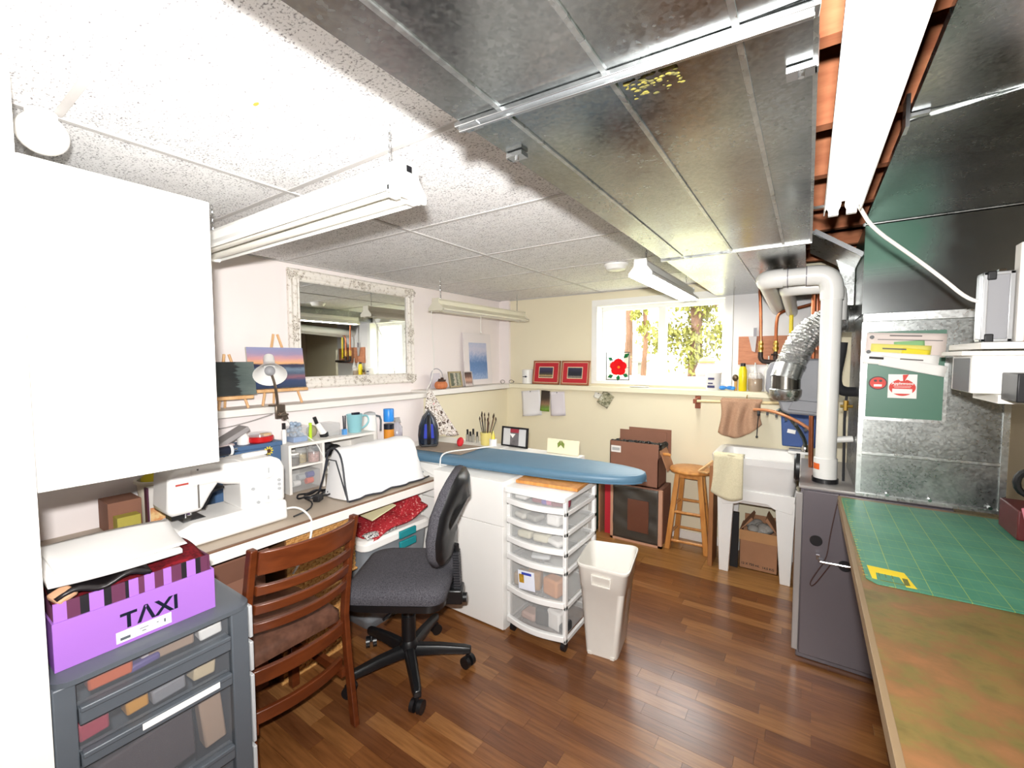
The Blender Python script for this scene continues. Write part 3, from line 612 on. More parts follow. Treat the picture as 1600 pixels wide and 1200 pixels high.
# ================================================================== LEFT WALL: CABINET, MIRROR, LEDGE
def left_wall():
    c = Thing('wall_cabinet', 'large white wall cabinet at the near left showing its plain end panel', 'cabinet', (-1.9, .4, 1.186))
    c.add('body', B().box(-2.3, -1.519, .1975, .574, 1.19, 1.968), GLOSSW); c.add('end_panel', B().box(-1.518, -1.5, .1975, .597, 1.186, 1.972), GLOSSW, bevel=.002)
    for x0, x1, kx in ((-2.298, -1.912, -1.94), (-1.908, -1.522, -1.88)):
        d = c.add('door', B().box(x0, x1, .576, .595, 1.19, 1.968), GLOSSW, bevel=.002); c.add('knob', B().cyl((kx, .595, 1.26), (kx, .615, 1.26), .012, n=14), STEEL, parent=d)
    # mirror
    m = Thing('framed_mirror', 'large mirror in an ornate whitewashed frame above the ledge', 'mirror', (-2.73, 2.05, 1.31))
    FR = Mt('whitewashed_gilt'); v = FR.coord(); f = FR.noise(v, 38, 4, .7); FR.col(FR.ramp(f, [(.3, 'a89b8d'), (.4, 'd8d0c6'), (.48, 'ece6de')])); FR.set(.6); FR.bump(f, .5, .004); FR = FR.m
    OR = Mt('carved_ornament'); v = OR.coord(); f = OR.noise(v, 130, 4, .7); OR.col(OR.ramp(f, [(.38, '6f6256'), (.48, 'c9bfb2'), (.58, 'efe9df')])); OR.set(.6); OR.bump(f, .8, .006); OR = OR.m
    MI = Mt('mirror_silver'); MI.col('e4e6e4'); MI.set(.01, 1); MI = MI.m
    y0, y1, z0, z1 = 1.515, 2.575, 1.31, 2.085; X = -2.757
    prof = [(0, 0), (.0, .022), (.012, .034), (.028, .026), (.05, .03), (.062, .02), (.07, .024), (.078, .016), (.078, 0)]
    def side(cs):  # cs: function (d, h) -> two end points
        return B().loft([[cs(d, h, k) for d, h in prof] for k in (0, 1)])
    m.add('frame_rail', side(lambda d, h, k: (X+h, (y0+d) if k == 0 else (y1-d), z1-d)), FR); m.add('frame_rail', side(lambda d, h, k: (X+h, (y0+d) if k == 0 else (y1-d), z0+d)), FR)
    m.add('frame_stile', side(lambda d, h, k: (X+h, y0+d, (z0+d) if k == 0 else (z1-d))), FR); m.add('frame_stile', side(lambda d, h, k: (X+h, y1-d, (z0+d) if k == 0 else (z1-d))), FR)
    m.add('glass', B().box(X, X+.008, y0+.07, y1-.07, z0+.07, z1-.07), MI, sharp=0)
    rg = random.Random(11)
    def orn(cy, cz, ly, lz, n):
        b = B()
        for k in range(n):
            t = rg.uniform(-1, 1); yy = cy+t*ly; zz = cz+rg.uniform(-1, 1)*lz*(1-.4*abs(t)); r = rg.uniform(.006, .012)
            a = rg.random()*6.28; b.tube([(X+.03, yy+math.cos(a+q)*r*(1-q*.12), zz+math.sin(a+q)*r*(1-q*.12)) for q in (0, 1, 2, 3, 4, 5)], .0042, 5)
        b.sphere((X+.03, cy, cz), .014, (.5, 1, 1), 6); m.add('carved_ornament', b, OR)
    for cy, cz in ((y0+.045, z1-.04), (y1-.045, z1-.04), (y0+.045, z0+.04), (y1-.045, z0+.04)): orn(cy, cz, .055, .04, 24)
    for cz in (z0+.037, z1-.037): orn((y0+y1)/2, cz, .085, .028, 26)
    for cy in (y0+.037, y1-.037): orn(cy, (z0+z1)/2, .026, .1, 26)
    # easels with paintings
    EW = m_wood('easel_pine', 'cf9a62', 'e3b988', (16, 16, 3), .5)
    def easel(label, yc, h, w, tilt, xb, zl, half):
        t = Thing('tabletop_easel', label, 'easel', (xb, yc, 1.231), group='small easels on the ledge')
        for sg in (-1, 1): t.add('leg', B().tube([(xb+.02, yc+sg*half, 1.231), (xb-.045, yc+sg*.012, 1.231+h)], .0075, 8), EW)
        t.add('back_leg', B().tube([(xb-.09, yc, 1.231), (xb-.05, yc, 1.231+h*.8)], .007, 8), EW); t.add('ledge_bar', B().box(xb+.0, xb+.035, yc-w/2, yc+w/2, zl-.018, zl), EW, bevel=.002)
    easel('small pine easel holding the dark canvas', 1.115, .3, .2, 0, -2.62, 1.302, .075); easel('pine easel holding the sunset canvas', 1.405, .425, .31, 0, -2.655, 1.327, .12)
    q = rotm(0, -8, 0)
    c1 = m_picture('dark_lake_painting', [(.0, '262b2a'), (.3, '191c1b'), (.52, '1d2121'), (.58, '4f5b58'), (1, '68736f')], 1, 5, .22, .5, (1, .6, 3)); c2 = m_picture('sunset_painting', [(0, '20304e'), (.18, '2c4068'), (.27, '8a5a68'), (.36, '46566e'), (.47, '6d7f92'), (.52, '2c3450'), (.57, '33304a'), (.62, 'e8b07a'), (.72, 'd39a9a'), (.85, '9d8fae'), (1, '8d93b8')], 2, 4, .06, .45, (1, 1.2, 4))
    EDGE = mat('canvas_edge', 'e2ddd4', .8)
    for nm, lb, mt_, yc, w, zc, h, x in (('painting', 'unframed dark painting of black trees over water on the small easel', c1, 1.13, .2, 1.397, .185, -2.605), ('painting', 'unframed sunset lake painting on the larger easel', c2, 1.38, .335, 1.452, .245, -2.645)):
        t = Thing(nm, lb, 'painting', (x, yc, zc-h/2)); t.add('canvas', B().obox((x, yc, zc), (.014, w, h), q), EDGE); t.add('picture', B().obox(Vector((x, yc, zc)) + q @ Vector((.0078, 0, 0)), (.0012, w, h), q), mt_, sharp=0)
    # clamp lamp
    l = Thing('clamp_lamp', 'white clamp lamp with gooseneck clipped to the ledge', 'lamp', (-2.55, 1.32, 1.17))
    l.add('clamp', B().box(-2.585, -2.53, 1.29, 1.345, 1.232, 1.242).box(-2.545, -2.525, 1.305, 1.36, 1.16, 1.24).box(-2.565, -2.5, 1.315, 1.365, 1.178, 1.188).obox((-2.52, 1.345, 1.175), (.03, .03, .05), rotm(20, 0, 0)), mat('lamp_steel', '8b7d70', .3, .9), bevel=.003)
    l.add('gooseneck', B().tube([(-2.545, 1.325, 1.235), (-2.54, 1.318, 1.3), (-2.535, 1.308, 1.36), (-2.545, 1.295, 1.42), (-2.56, 1.292, 1.46)], .008, 10, 2), _mc['lamp_steel'])
    axis = Vector((.62, -.28, -.62)).normalized(); zq = axis.to_track_quat('Z', 'Y').to_matrix(); o = Vector((-2.555, 1.29, 1.475))
    l.add('shade', B().lathe(o, [(.03, .0), (.036, .025), (.06, .05), (.083, .085), (.086, .088), (.08, .085), (.056, .052), (.03, .027)], 28, zq, cap=False), GLOSSW)
    l.add('socket_cover', B().lathe(o, [(.012, -.065), (.026, -.062), (.029, -.05), (.03, .005)], 24, zq), GLOSSW)
    l.add('bulb', B().sphere(o+axis*.055, .028, (1, 1, 1), 10), mat('bulb_grey', 'a5a5a8', .15))
    l.add('cord', B().tube([(-2.53, 1.355, 1.17), (-2.5, 1.37, 1.13), (-2.44, 1.42, 1.06), (-2.35, 1.44, 1.02), (-2.34, 1.47, .94), (-2.33, 1.5, .88), (-2.32, 1.49, .77)], .003, 6, 2), PVC)
    single('wall_cable', 'thin grey cable sagging along the wall below the ledge', 'cable', B().tube([(-2.61, .95, 1.135), (-2.6, 1.05, 1.13), (-2.59, 1.2, 1.155), (-2.575, 1.31, 1.185)], .003, 6, 2), mat('cable_grey', 'a5a09c', .6))
    # pumpkin, photos, winter print on the ledge
    p = Thing('small_pumpkin', 'small orange ribbed pumpkin ornament on the ledge', 'ornament', (-2.62, 2.77, 1.246)); OG = mat('pumpkin_orange', 'c8784a', .6, var=.08)
    b = B()
    for k in range(10): a = 2*math.pi*k/10; b.sphere((-2.62+.03*math.cos(a), 2.77+.038*math.sin(a), 1.279), .032, (.75, .75, 1), 8)
    p.add('body', b, OG); p.add('leaves', B().prism([(2.735, 1.31), (2.75, 1.335), (2.765, 1.318), (2.78, 1.345), (2.79, 1.318), (2.815, 1.325), (2.8, 1.305)], -2.63, -2.6, 'x'), mat('dried_leaf', '4a3428', .8))
    wr = Thing('wire_angel', 'pale wire ornament with curled handle behind the pumpkin', 'ornament', (-2.69, 2.78, 1.246)); wr.add('wire', B().tube([(-2.69, 2.72, 1.246), (-2.69, 2.71, 1.36), (-2.69, 2.75, 1.42), (-2.69, 2.82, 1.42), (-2.69, 2.87, 1.37), (-2.69, 2.86, 1.26)], .004, 6, 2), mat('pale_wire', 'b9b4ba', .5)); wr.add('panel', B().box(-2.695, -2.69, 2.73, 2.83, 1.25, 1.38), mat('pale_lilac', 'd6d0d8', .7))
    def photo(label, x, y0, y1, h, fr, pic, lean=-10, fw=.014):
        q = rotm(0, lean, 0); yc = (y0+y1)/2; w = y1-y0; t = Thing('picture_frame', label, 'picture', (x, yc, 1.246), group='framed pictures on the ledge'); c0 = Vector((x, yc, 1.249))
        b = B()
        for cy, cz, sy, sz in ((0, fw/2, w, fw), (0, h-fw/2, w, fw), (-w/2+fw/2, h/2, fw, h), (w/2-fw/2, h/2, fw, h)): b.obox(c0 + q @ Vector((0, cy, cz)), (.014, sy, sz), q)
        t.add('frame', b, fr, bevel=.0015); t.add('photo', B().obox(c0 + q @ Vector((-.002, 0, h/2)), (.004, w-fw, h-fw), q), pic, sharp=0)
    GOLD = mat('olive_gold', 'a59672', .45, .2, var=.08); SIL = mat('silver_frame', 'c7c0bc', .35, .4)
    photo('small gilt frame with a photo of people on the ledge', -2.62, 2.885, 3.055, .145, GOLD, m_picture('photo_group', [(0, '6d6a50'), (.3, '3f4a38'), (.5, 'c5b9a5'), (.6, '4a4f44'), (.8, 'a8a890'), (1, '5f6a50')], 1, 7, .2))
    photo('small silver frame with a portrait photo on the ledge', -2.615, 3.085, 3.205, .14, SIL, m_picture('photo_portrait', [(0, 'e4dcd8'), (.25, '8a6a60'), (.45, 'c79c84'), (.65, '6a4a40'), (1, '3c2e2c')], 2, 5, .12), fw=.008)
    t = Thing('matted_print', 'tall white-matted print of a snowy blue tree leaning in the corner', 'picture', (-2.72, 3.4, 1.246)); q = rotm(0, -3.5, 0); c0 = Vector((-2.705, 3.41, 1.249))
    t.add('mat_board', B().obox(c0 + q @ Vector((0, 0, .255)), (.006, .43, .51), q), mat('mat_board', 'e9e2e2', .8)); t.add('print', B().obox(c0 + q @ Vector((.0042, .0, .235)), (.002, .275, .36), q), m_picture('winter_tree', [(0, '9fb2d4'), (.2, '6f8fc0'), (.45, '5b80b4'), (.6, '8fa3cc'), (.8, 'c6c6da'), (1, 'b5bdd8')], 2, 12, .2), sharp=0)
    gl = Thing('spectacles', 'pair of wire glasses lying on the ledge in the corner', 'glasses', (-2.6, 3.66, 1.25))
    for k in (0, 1): gl.add('rim', B().tube([(-2.6+.028*math.cos(a)+k*.075, 3.66+.05*k, 1.27+.018*math.sin(a)) for a in (2*math.pi*i/14 for i in range(15))], .002, 5), BLACK)
    gl.add('arm', B().tube([(-2.63, 3.67, 1.27), (-2.66, 3.72, 1.272), (-2.7, 3.78, 1.25)], .002, 5), BLACK); gl.add('arm', B().tube([(-2.5, 3.71, 1.27), (-2.52, 3.76, 1.272), (-2.6, 3.81, 1.25)], .002, 5), BLACK)
left_wall()

# ================================================================== BACK WALL LEDGE
def back_ledge():
    LZ = 1.251; RF = mat('redwood_frame', '9a5a3c', .4); RM = mat('red_mount', 'b3202c', .7); CM = mat('cream_fillet', 'e6d6b4', .6)
    def redpic(label, x0, x1, pic):
        q = rotm(-9, 0, 0); xc = (x0+x1)/2; w = x1-x0; h = .235; c0 = Vector((xc, 3.765, LZ+.002)); t = Thing('red_matted_picture', label, 'picture', (xc, 3.765, LZ), group='red matted pictures on the ledge')
        b = B(); fw = .016
        for cx, cz, sx, sz in ((0, fw/2, w, fw), (0, h-fw/2, w, fw), (-w/2+fw/2, h/2, fw, h), (w/2-fw/2, h/2, fw, h)): b.obox(c0 + q @ Vector((cx, 0, cz)), (sx, .016, sz), q)
        t.add('frame', b, RF, bevel=.002); t.add('fillet', B().obox(c0 + q @ Vector((0, -.001, h/2)), (w-fw*1.6, .006, h-fw*1.6), q), CM, sharp=0); mo = t.add('mount', B().obox(c0 + q @ Vector((0, -.003, h/2)), (w-fw*2.6, .006, h-fw*2.6), q), RM, sharp=0)
        t.add('picture_border', B().obox(c0 + q @ Vector((0, -.0045, h/2)), (w*.54, .006, h*.48), q), CM, parent=mo, sharp=0); t.add('photo', B().obox(c0 + q @ Vector((0, -.006, h/2)), (w*.5, .006, h*.42), q), pic, parent=mo, sharp=0)
    redpic('red matted picture nearest the white jar', -2.305, -2.0, m_picture('night_harbour', [(0, '2a2238'), (.2, 'b59a6a'), (.3, '4a4030'), (.5, '2c2838'), (1, '3a3658')], 2, 14, .1))
    redpic('red matted picture nearest the window', -1.985, -1.69, m_picture('night_figures', [(0, '15151c'), (.12, '8a8078'), (.25, '20202a'), (.5, '1c1e2c'), (1, '33344a')], 2, 16, .07))
    j = Thing('white_jar', 'white lidded jar on the ledge beside the red matted pictures', 'jar', (-2.38, 3.8, LZ)); j.add('body', B().lathe((-2.375, 3.79, LZ), [(.05, 0), (.056, .005), (.056, .12)], 22), PVC); j.add('lid', B().lathe((-2.375, 3.79, LZ+.12), [(.058, 0), (.058, .02), (.052, .026)], 22), PVC); j.add('label_mark', B().box(-2.40, -2.35, 3.731, 3.736, LZ+.07, LZ+.076).box(-2.372, -2.36, 3.73, 3.736, LZ+.065, LZ+.082), NAVY)
    single('notepad', 'flat grey notepad lying on the window ledge', 'notepad', B().obox((-1.22, 3.79, LZ+.006), (.16, .07, .008), rotm(0, 0, 12)), mat('pad_grey', 'b5b5b0', .7), bevel=.001)
    # stained glass flower
    s = Thing('stained_glass_panel', 'stained glass panel with a red flower leaning on the window', 'stained glass', (-1.4, 3.94, 1.305)); x0, x1, z0, z1 = -1.575, -1.35, 1.305, 1.565; y = 3.9
    GR, GG, GP = clear('red_glass', 'e0141a', .9, .1), clear('green_glass', '1c6a3a', .9, .1), clear('pale_glass', 'eef2e8', .35, .1)
    LEAD = mat('lead_came', '26262a', .4, .6)
    fr = B()
    for a in ((x0, x0+.006, z0, z1), (x1-.006, x1, z0, z1), (x0, x1, z0, z0+.006), (x0, x1, z1-.006, z1)): fr.box(a[0], a[1], y-.003, y+.004, a[2], a[3])
    s.add('frame', fr, LEAD); s.add('pane', B().box(x0+.004, x1-.004, y-.0005, y+.001, z0+.004, z1-.004), GP, sharp=0); cx, cz = -1.455, 1.425
    for k in range(5):
        a = 2*math.pi*k/5+.3; p0 = (cx+.035*math.cos(a), cz+.04*math.sin(a)); s.add('petal', B().prism([(p0[0]+.048*math.cos(t), p0[1]+.042*math.sin(t)) for t in (2*math.pi*i/12 for i in range(12))], y-.003+k*.0004, y-.001+k*.0004, 'y'), GR)
    s.add('flower_heart', B().cyl((cx+.005, y-.005, cz), (cx+.005, y+.002, cz), .012, n=10), clear('orange_glass', 'e8822a', .95))
    for lx, lz, a, L in ((-1.53, 1.50, 150, .06), (-1.38, 1.53, 40, .075), (-1.53, 1.34, 200, .06), (-1.455, 1.325, 260, .06), (-1.385, 1.35, -20, .055)):
        u = (math.cos(R(a)), math.sin(R(a))); n = (-u[1], u[0]); s.add('leaf', B().prism([(lx-u[0]*L/2, lz-u[1]*L/2), (lx+n[0]*.02, lz+n[1]*.02), (lx+u[0]*L/2, lz+u[1]*L/2), (lx-n[0]*.02, lz-n[1]*.02)], y-.002, y-.0003, 'y'), GG)
    s.add('came_line', B().box(x0, cx-.07, y-.002, y+.002, 1.43, 1.433).box(cx-.001, cx+.002, y-.002, y+.002, 1.49, z1).box(cx+.07, x1, y-.002, y+.002, 1.42, 1.423), LEAD)
    # bottles and cans
    k = Thing('paint_bucket', 'white bucket with dark blue print on the window ledge', 'bucket', (-.63, 3.8, LZ)); k.add('body', B().lathe((-.625, 3.8, LZ), [(.052, 0), (.055, .005), (.06, .13), (.062, .135), (.06, .142)], 22), GLOSSW)
    k.add('print', B().box(-.655, -.61, 3.737, 3.742, LZ+.085, LZ+.1).box(-.655, -.62, 3.738, 3.743, LZ+.05, LZ+.06).box(-.66, -.607, 3.74, 3.746, LZ+.02, LZ+.038), mat('print_blue', '2b2a58', .6))
    cr = B(); rg = random.Random(2)
    for _ in range(14): cr.sphere((-.535+rg.gauss(0, .022), 3.775+rg.gauss(0, .008), LZ+.016+rg.random()*.014), .016, (1.2, .8, .7), 6)
    single('blue_cloth', 'crumpled bright blue cloth on the ledge', 'cloth', cr, mat('blue_cloth', '3f8fe0', .8, var=.15, vs=30))
    yb = Thing('yellow_spray_bottle', 'tall yellow bottle with black cap on the ledge', 'bottle', (-.415, 3.8, LZ)); yb.add('body', B().lathe((-.415, 3.79, LZ), [(.026, 0), (.029, .005), (.029, .16), (.022, .18), (.02, .19)], 16), YELLOW); yb.add('cap', B().cyl((-.415, 3.79, LZ+.19), (-.415, 3.79, LZ+.215), .018, n=12), BLACK)
    bm = Thing('flower_ornament', 'small bronze flower ornament beside the yellow bottle', 'ornament', (-.465, 3.8, LZ)); bm.add('stem', B().cyl((-.465, 3.81, LZ), (-.465, 3.81, LZ+.09), .012, n=8), mat('tan_plastic', 'c39a62', .5)); bm.add('head', B().sphere((-.468, 3.8, LZ+.1), .022, (1, .6, 1.2), 8), mat('bronze', '5a4a36', .4, .5))
    tg = Thing('bagged_jar', 'clear tan jar with crumpled bag on the ledge', 'jar', (-.33, 3.79, LZ)); tg.add('body', B().lathe((-.33, 3.79, LZ), [(.042, 0), (.05, .02), (.05, .09), (.046, .1)], 18), clear('tan_clear', 'b5a08a', .75)); 
    bg = B()
    for q in range(9): a = 6.28*q/9; bg.sphere((-.33+.03*math.cos(a), 3.79+.03*math.sin(a), LZ+.115), .022, (1, 1, 1.3), 6)
    tg.add('bag', bg, clear('white_bag', 'efeae6', .8))
    for n, lb, x, h, r in (('white_squeeze_bottle', 'white narrow-necked bottle standing behind the bagged jar', -.335, .22, .024), ('white_spray_bottle', 'tall white bottle with thin nozzle next to the foil duct', -.247, .27, .028)):
        t = Thing(n, lb, 'bottle', (x, 3.82, LZ)); t.add('body', B().lathe((x, 3.815, LZ), [(r, 0), (r+.002, .006), (r+.002, h*.55), (r*.55, h*.68)], 16), PVC); t.add('nozzle', B().lathe((x, 3.815, LZ+h*.68), [(r*.55, 0), (r*.5, h*.12), (.006, h*.16), (.005, h*.32)], 12), PVC)
    # things pinned below the ledge
    def pinned(name, label, x0, x1, z0, z1, m, rot=0, curl=.01, y=3.765):
        q = rotm(0, rot, 0); c = Vector(((x0+x1)/2, y-.008, (z0+z1)/2)); w, h = x1-x0, z1-z0
        t = Thing(name, label, 'paper', (c.x, y, z0), group='papers pinned below the ledge'); t.add('page', B().grid(lambda u, v: c + q @ Vector(((u-.5)*w, -curl*(1-v)**2*(1+math.sin(u*5)), (v-.5)*h)), 8, 8), m, solid=.001); t.add('pin', B().sphere(c + q @ Vector((0, -.004, h*.46)), .005, n=6), BLACK)
    pinned('plastic_sleeve', 'curled white plastic sleeve pinned under the ledge', -2.42, -2.2, .93, 1.185, mat('sleeve_white', 'e6e4e6', .5), -6, .02); pinned('garden_card', 'narrow card with dark flower photo pinned under the ledge', -2.2, -2.1, .985, 1.19, m_picture('garden_photo', [(0, '7aa03a'), (.2, '5a7a2a'), (.35, '8a6a50'), (.6, '3c3028'), (1, '2e2620')], 2, 8, .15), 3); pinned('tissue_note', 'pale lilac note pinned beside the garden card', -2.09, -1.93, .95, 1.185, mat('lilac_paper', 'dcd6dc', .7), -4); pinned('newspaper_clipping', 'tilted grey newspaper clipping pinned under the window ledge', -1.575, -1.46, 1.07, 1.2, m_print('newsprint', [(0, '6a6a52'), (.45, '9a967c'), (.6, 'c9c6b4')], 40), 32)
    pk = pinned('pale_scrap', 'small pale scrap pinned behind the newspaper clipping', -1.63, -1.56, 1.14, 1.19, mat('pale_scrap', 'd9d6cc', .8), 20, .004)
    # towel rail
    r = Thing('towel_rail', 'wooden towel rail on rusty brackets under the window ledge', 'towel rail', (-.45, 3.66, 1.1)); r.add('rod', B().cyl((-.715, 3.65, 1.168), (-.12, 3.65, 1.182), .011, n=12), mat('rod_wood', 'dcc79a', .5)); RU = mat('rust_brown', '8a4a30', .6, var=.1)
    for x in (-.73, -.1): r.add('bracket', B().box(x-.02, x+.02, 3.745, 3.77, 1.1, 1.2).box(x-.012, x+.012, 3.63, 3.75, 1.15, 1.185), RU, bevel=.002)
    single('cup_hook', 'small brass cup hook on the ledge edge above the towel', 'hook', B().tube([(-.375, 3.735, 1.225), (-.375, 3.71, 1.222), (-.375, 3.7, 1.2), (-.36, 3.7, 1.188), (-.345, 3.7, 1.2)], .003, 6, 1), BRASS)
    tm = m_fabric('brown_terry', 'a5826a', 'b8947b', 150)
    def tow(u, v):
        x = -.545+.27*u+.012*math.sin(v*4+u*3); z = 1.19-.25*v*(1-.35*u*u+.2*math.sin(u*3.0)) ; return Vector((x, 3.634-.016*math.sin(u*17)*min(1, v*3)-.006, z))
    tt = Thing('brown_towel', 'brown terry towel hanging over the towel rail', 'towel', (-.42, 3.64, .93)); tt.add('front_fall', B().grid(tow, 30, 16), tm, solid=.007); tt.add('back_fall', B().grid(lambda u, v: Vector((-.54+.26*u, 3.672, 1.19-.15*v)), 8, 4), tm, solid=.006); tt.add('fold', B().tube([(-.54+.27*k/8, 3.652, 1.187) for k in range(9)], .017, 10), tm)
back_ledge()
# ================================================================== DESK
def desk():
    d = Thing('sewing_desk', 'long beige-topped desk with white edge along the left wall', 'desk', (-2.26, 1.1, 0))
    TOP = mat('desk_beige', 'b9aa99', .45, var=.03, vs=5)
    d.add('top', B().box(-2.618, -1.925, .22, 1.985, .71, .75), TOP); d.add('edge_line', B().box(-1.926, -1.912, .22, 1.99, .742, .7495), mat('edge_brown', '7a5a44', .5), label='thin brown laminate line'); d.add('front_edge', B().box(-1.926, -1.91, .22, 1.99, .695, .742), WHITE, bevel=.002)
    d.add('end_edge', B().box(-2.618, -1.91, 1.985, 1.995, .695, .749), WHITE); d.add('support_panel', B().box(-2.6, -2.0, .23, .26, 0, .71), WHITE); d.add('back_rail', B().box(-2.61, -2.58, .26, 1.98, .55, .71), WHITE)
    d.add('support_panel', B().box(-2.6, -2.05, 1.955, 1.98, 0, .71), WHITE)
    # sewing machine
    s = Thing('sewing_machine', 'white sewing machine with dials on the desk front', 'sewing machine', (-2.1, .86, .75)); W = mat('machine_white', 'efedea', .32, var=.01)
    def ylo(y, z, x0, x1): return [(x0, y, z)]
    base = [(.615, .0), (.64, .075), (.70, .095), (1.075, .095), (1.08, .0)]
    s.add('flat_bed', B().prism([(y, .752+z) for y, z in base], -2.235, -2.005, 'x'), W, bevel=.014)
    s.add('column', B().prism([(.885, .84), (1.075, .84), (1.078, 1.0), (1.06, 1.04), (1.02, 1.058), (.885, 1.058)], -2.215, -2.02, 'x'), W, bevel=.016)
    s.add('arm', B().prism([(.70, .985), (.8, .985), (.82, .975), (.9, .955), (.9, 1.058), (.70, 1.066)], -2.205, -2.03, 'x'), W, bevel=.014)
    h = s.add('head', B().prism([(.63, 1.05), (.622, .9), (.64, .885), (.74, .885), (.775, .945), (.805, .985), (.805, 1.066), (.66, 1.066)], -2.2, -2.035, 'x'), W, bevel=.014)
    s.add('harp_liner', B().prism([(.745, .885), (.755, .885), (.785, .945), (.83, .955), (.83, .962), (.78, .955)], -2.19, -2.05, 'x'), BLACK); s.add('thread_slot', B().box(-2.034, -2.031, .725, .731, .9, 1.06), mat('slot_grey', '6f6b66', .5), parent=h); s.add('badge', B().box(-2.0345, -2.032, .652, .695, 1.005, 1.012), mat('badge_red', 'b04038', .5), parent=h)
    s.add('needle_plate', B().box(-2.16, -2.06, .68, .76, .846, .849), mat('plate_grey', '77787a', .35, .8)); s.add('presser_foot', B().cyl((-2.1, .70, .85), (-2.1, .70, .89), .005, n=8).box(-2.115, -2.085, .69, .715, .849, .856).cyl((-2.1, .715, .86), (-2.1, .715, .9), .009, n=8), CHROME)
    s.add('needle_clamp', B().box(-2.13, -2.07, .645, .69, .862, .888), BLACK)
    for y, z, r in ((.995, .99, .026), (.99, .87, .018)): k = s.add('dial', B().cyl((-2.022, y, z), (-2.008, y, z), r, n=22), W, bevel=.003); s.add('dial_mark', B().box(-2.009, -2.0065, y-.003, y+.003, z, z+r*.9), LGREY, parent=k)
    for y, z in ((.93, .93), (1.045, .945), (1.045, .925), (1.045, .905), (.95, .865)): s.add('button', B().cyl((-2.022, y, z), (-2.012, y, z), .007, n=10), LGREY)
    s.add('spool_pin', B().cyl((-2.15, .775, 1.09), (-2.15, .93, 1.095), .004, n=8), STEEL); sp = s.add('thread_spool', B().cyl((-2.15, .83, 1.092), (-2.15, .895, 1.094), .021, n=16), NAVY, label='spool of navy thread'); s.add('spool_cap', B().lathe((-2.15, .815, 1.092), [(.012, -.03), (.014, -.008), (.03, 0), (.03, .008)], 18, rotm(-90)), W); s.add('spool_cap', B().cyl((-2.15, .895, 1.094), (-2.15, .905, 1.094), .024, n=16), W)
    s.add('top_thread_guide', B().box(-2.13, -2.1, .93, 1.04, 1.056, 1.075), W, bevel=.006)
    s.add('power_cord', B().tube([(-2.05, 1.078, .79), (-2.0, 1.12, .8), (-1.93, 1.14, .765), (-1.895, 1.13, .72), (-1.89, 1.1, .62), (-1.93, 1.05, .52)], .005, 8, 2), PVC)
    # blue case behind
    b = Thing('blue_case', 'blue case with sunflower stickers behind the sewing machine', 'case', (-2.42, 1.1, .75)); BL = mat('slate_blue', '48658a', .5, var=.04)
    b.add('body', B().box(-2.56, -2.4, .93, 1.262, .752, 1.052), BL, bevel=.008); b.add('lid_edge', B().box(-2.565, -2.395, .925, 1.267, 1.03, 1.055), BL, bevel=.004)
    for y, z in ((1.19, 1.01), (.975, .975), (1.06, .955)):
        pt = B()
        for k in range(10): a = 6.28*k/10; pt.prism([(y+.006*math.cos(a-.4), z+.006*math.sin(a-.4)), (y+.022*math.cos(a-.15), z+.022*math.sin(a-.15)), (y+.026*math.cos(a), z+.026*math.sin(a)), (y+.022*math.cos(a+.15), z+.022*math.sin(a+.15)), (y+.006*math.cos(a+.4), z+.006*math.sin(a+.4))], -2.396, -2.393, 'x')
        f = b.add('sunflower_sticker', pt, mat('petal_yellow', 'e8cf3a', .6)); b.add('flower_centre', B().cyl((-2.394, y, z), (-2.391, y, z), .011, n=12), mat('seed_brown', '4a2c1c', .7), parent=f)
    # organiser shelf
    o = Thing('desk_organiser', 'small white open shelf unit at the back of the desk', 'shelf unit', (-2.48, 1.55, .75))
    o.add('top_board', B().box(-2.6, -2.35, 1.275, 1.86, 1.012, 1.028), WHITE); 
    for y in (1.275, 1.475, 1.845): o.add('upright', B().box(-2.6, -2.35, y, y+.015, .752, 1.012), WHITE)
    o.add('shelf_board', B().box(-2.6, -2.355, 1.29, 1.475, .893, .905), WHITE); o.add('back_panel', B().box(-2.605, -2.598, 1.275, 1.86, .752, 1.012), WHITE)
    def jar(label, x, y, z, r, h, m, lidm, contm=None, grp='jars in the organiser', name='spice_jar'):
        t = Thing(name, label, 'jar', (x, y, z), group=grp); t.add('glass', B().lathe((x, y, z), [(r*.9, 0), (r, .004), (r, h*.8), (r*.85, h*.88)], 16), m)
        if contm: t.add('contents', B().lathe((x, y, z+.002), [(r*.9, 0), (r*.93, .003), (r*.93, h*.55)], 14), contm)
        t.add('lid', B().cyl((x, y, z+h*.88), (x, y, z+h), r*.95, n=16), lidm)
    AMB = mat('mixed_buttons', 'a08a4a', .5, var=.5, vs=90)
    jar('short jar of dark and gold buttons in the organiser', -2.39, 1.325, .906, .03, .07, CLEARP, WHITE, mat('dark_buttons', '4a3a22', .5, var=.6, vs=90)); jar('jar of green and tan buttons in the organiser', -2.42, 1.385, .906, .032, .09, CLEARP, CLEARP, AMB); jar('wide clear jar with red trimmings in the organiser', -2.38, 1.44, .906, .034, .095, CLEARP, CLEARP, mat('red_trim', 'b58a80', .6, var=.5, vs=70))
    bx = Thing('clear_notions_box', 'clear box of orange and blue notions on the lower organiser shelf', 'box', (-2.42, 1.39, .753)); bx.add('box', B().box(-2.5, -2.365, 1.3, 1.47, .754, .86), CLEARP, bevel=.006)
    for k, (y, z, m) in enumerate(((1.43, .79, mat('orange_notion', 'e8542a', .5)), (1.435, .825, mat('violet_notion', '4a4a9a', .5)), (1.35, .79, GLOSSW), (1.38, .82, LGREY))): bx.add('spool', B().cyl((-2.42, y-.02, z), (-2.42, y+.02, z), .018, n=12), m)
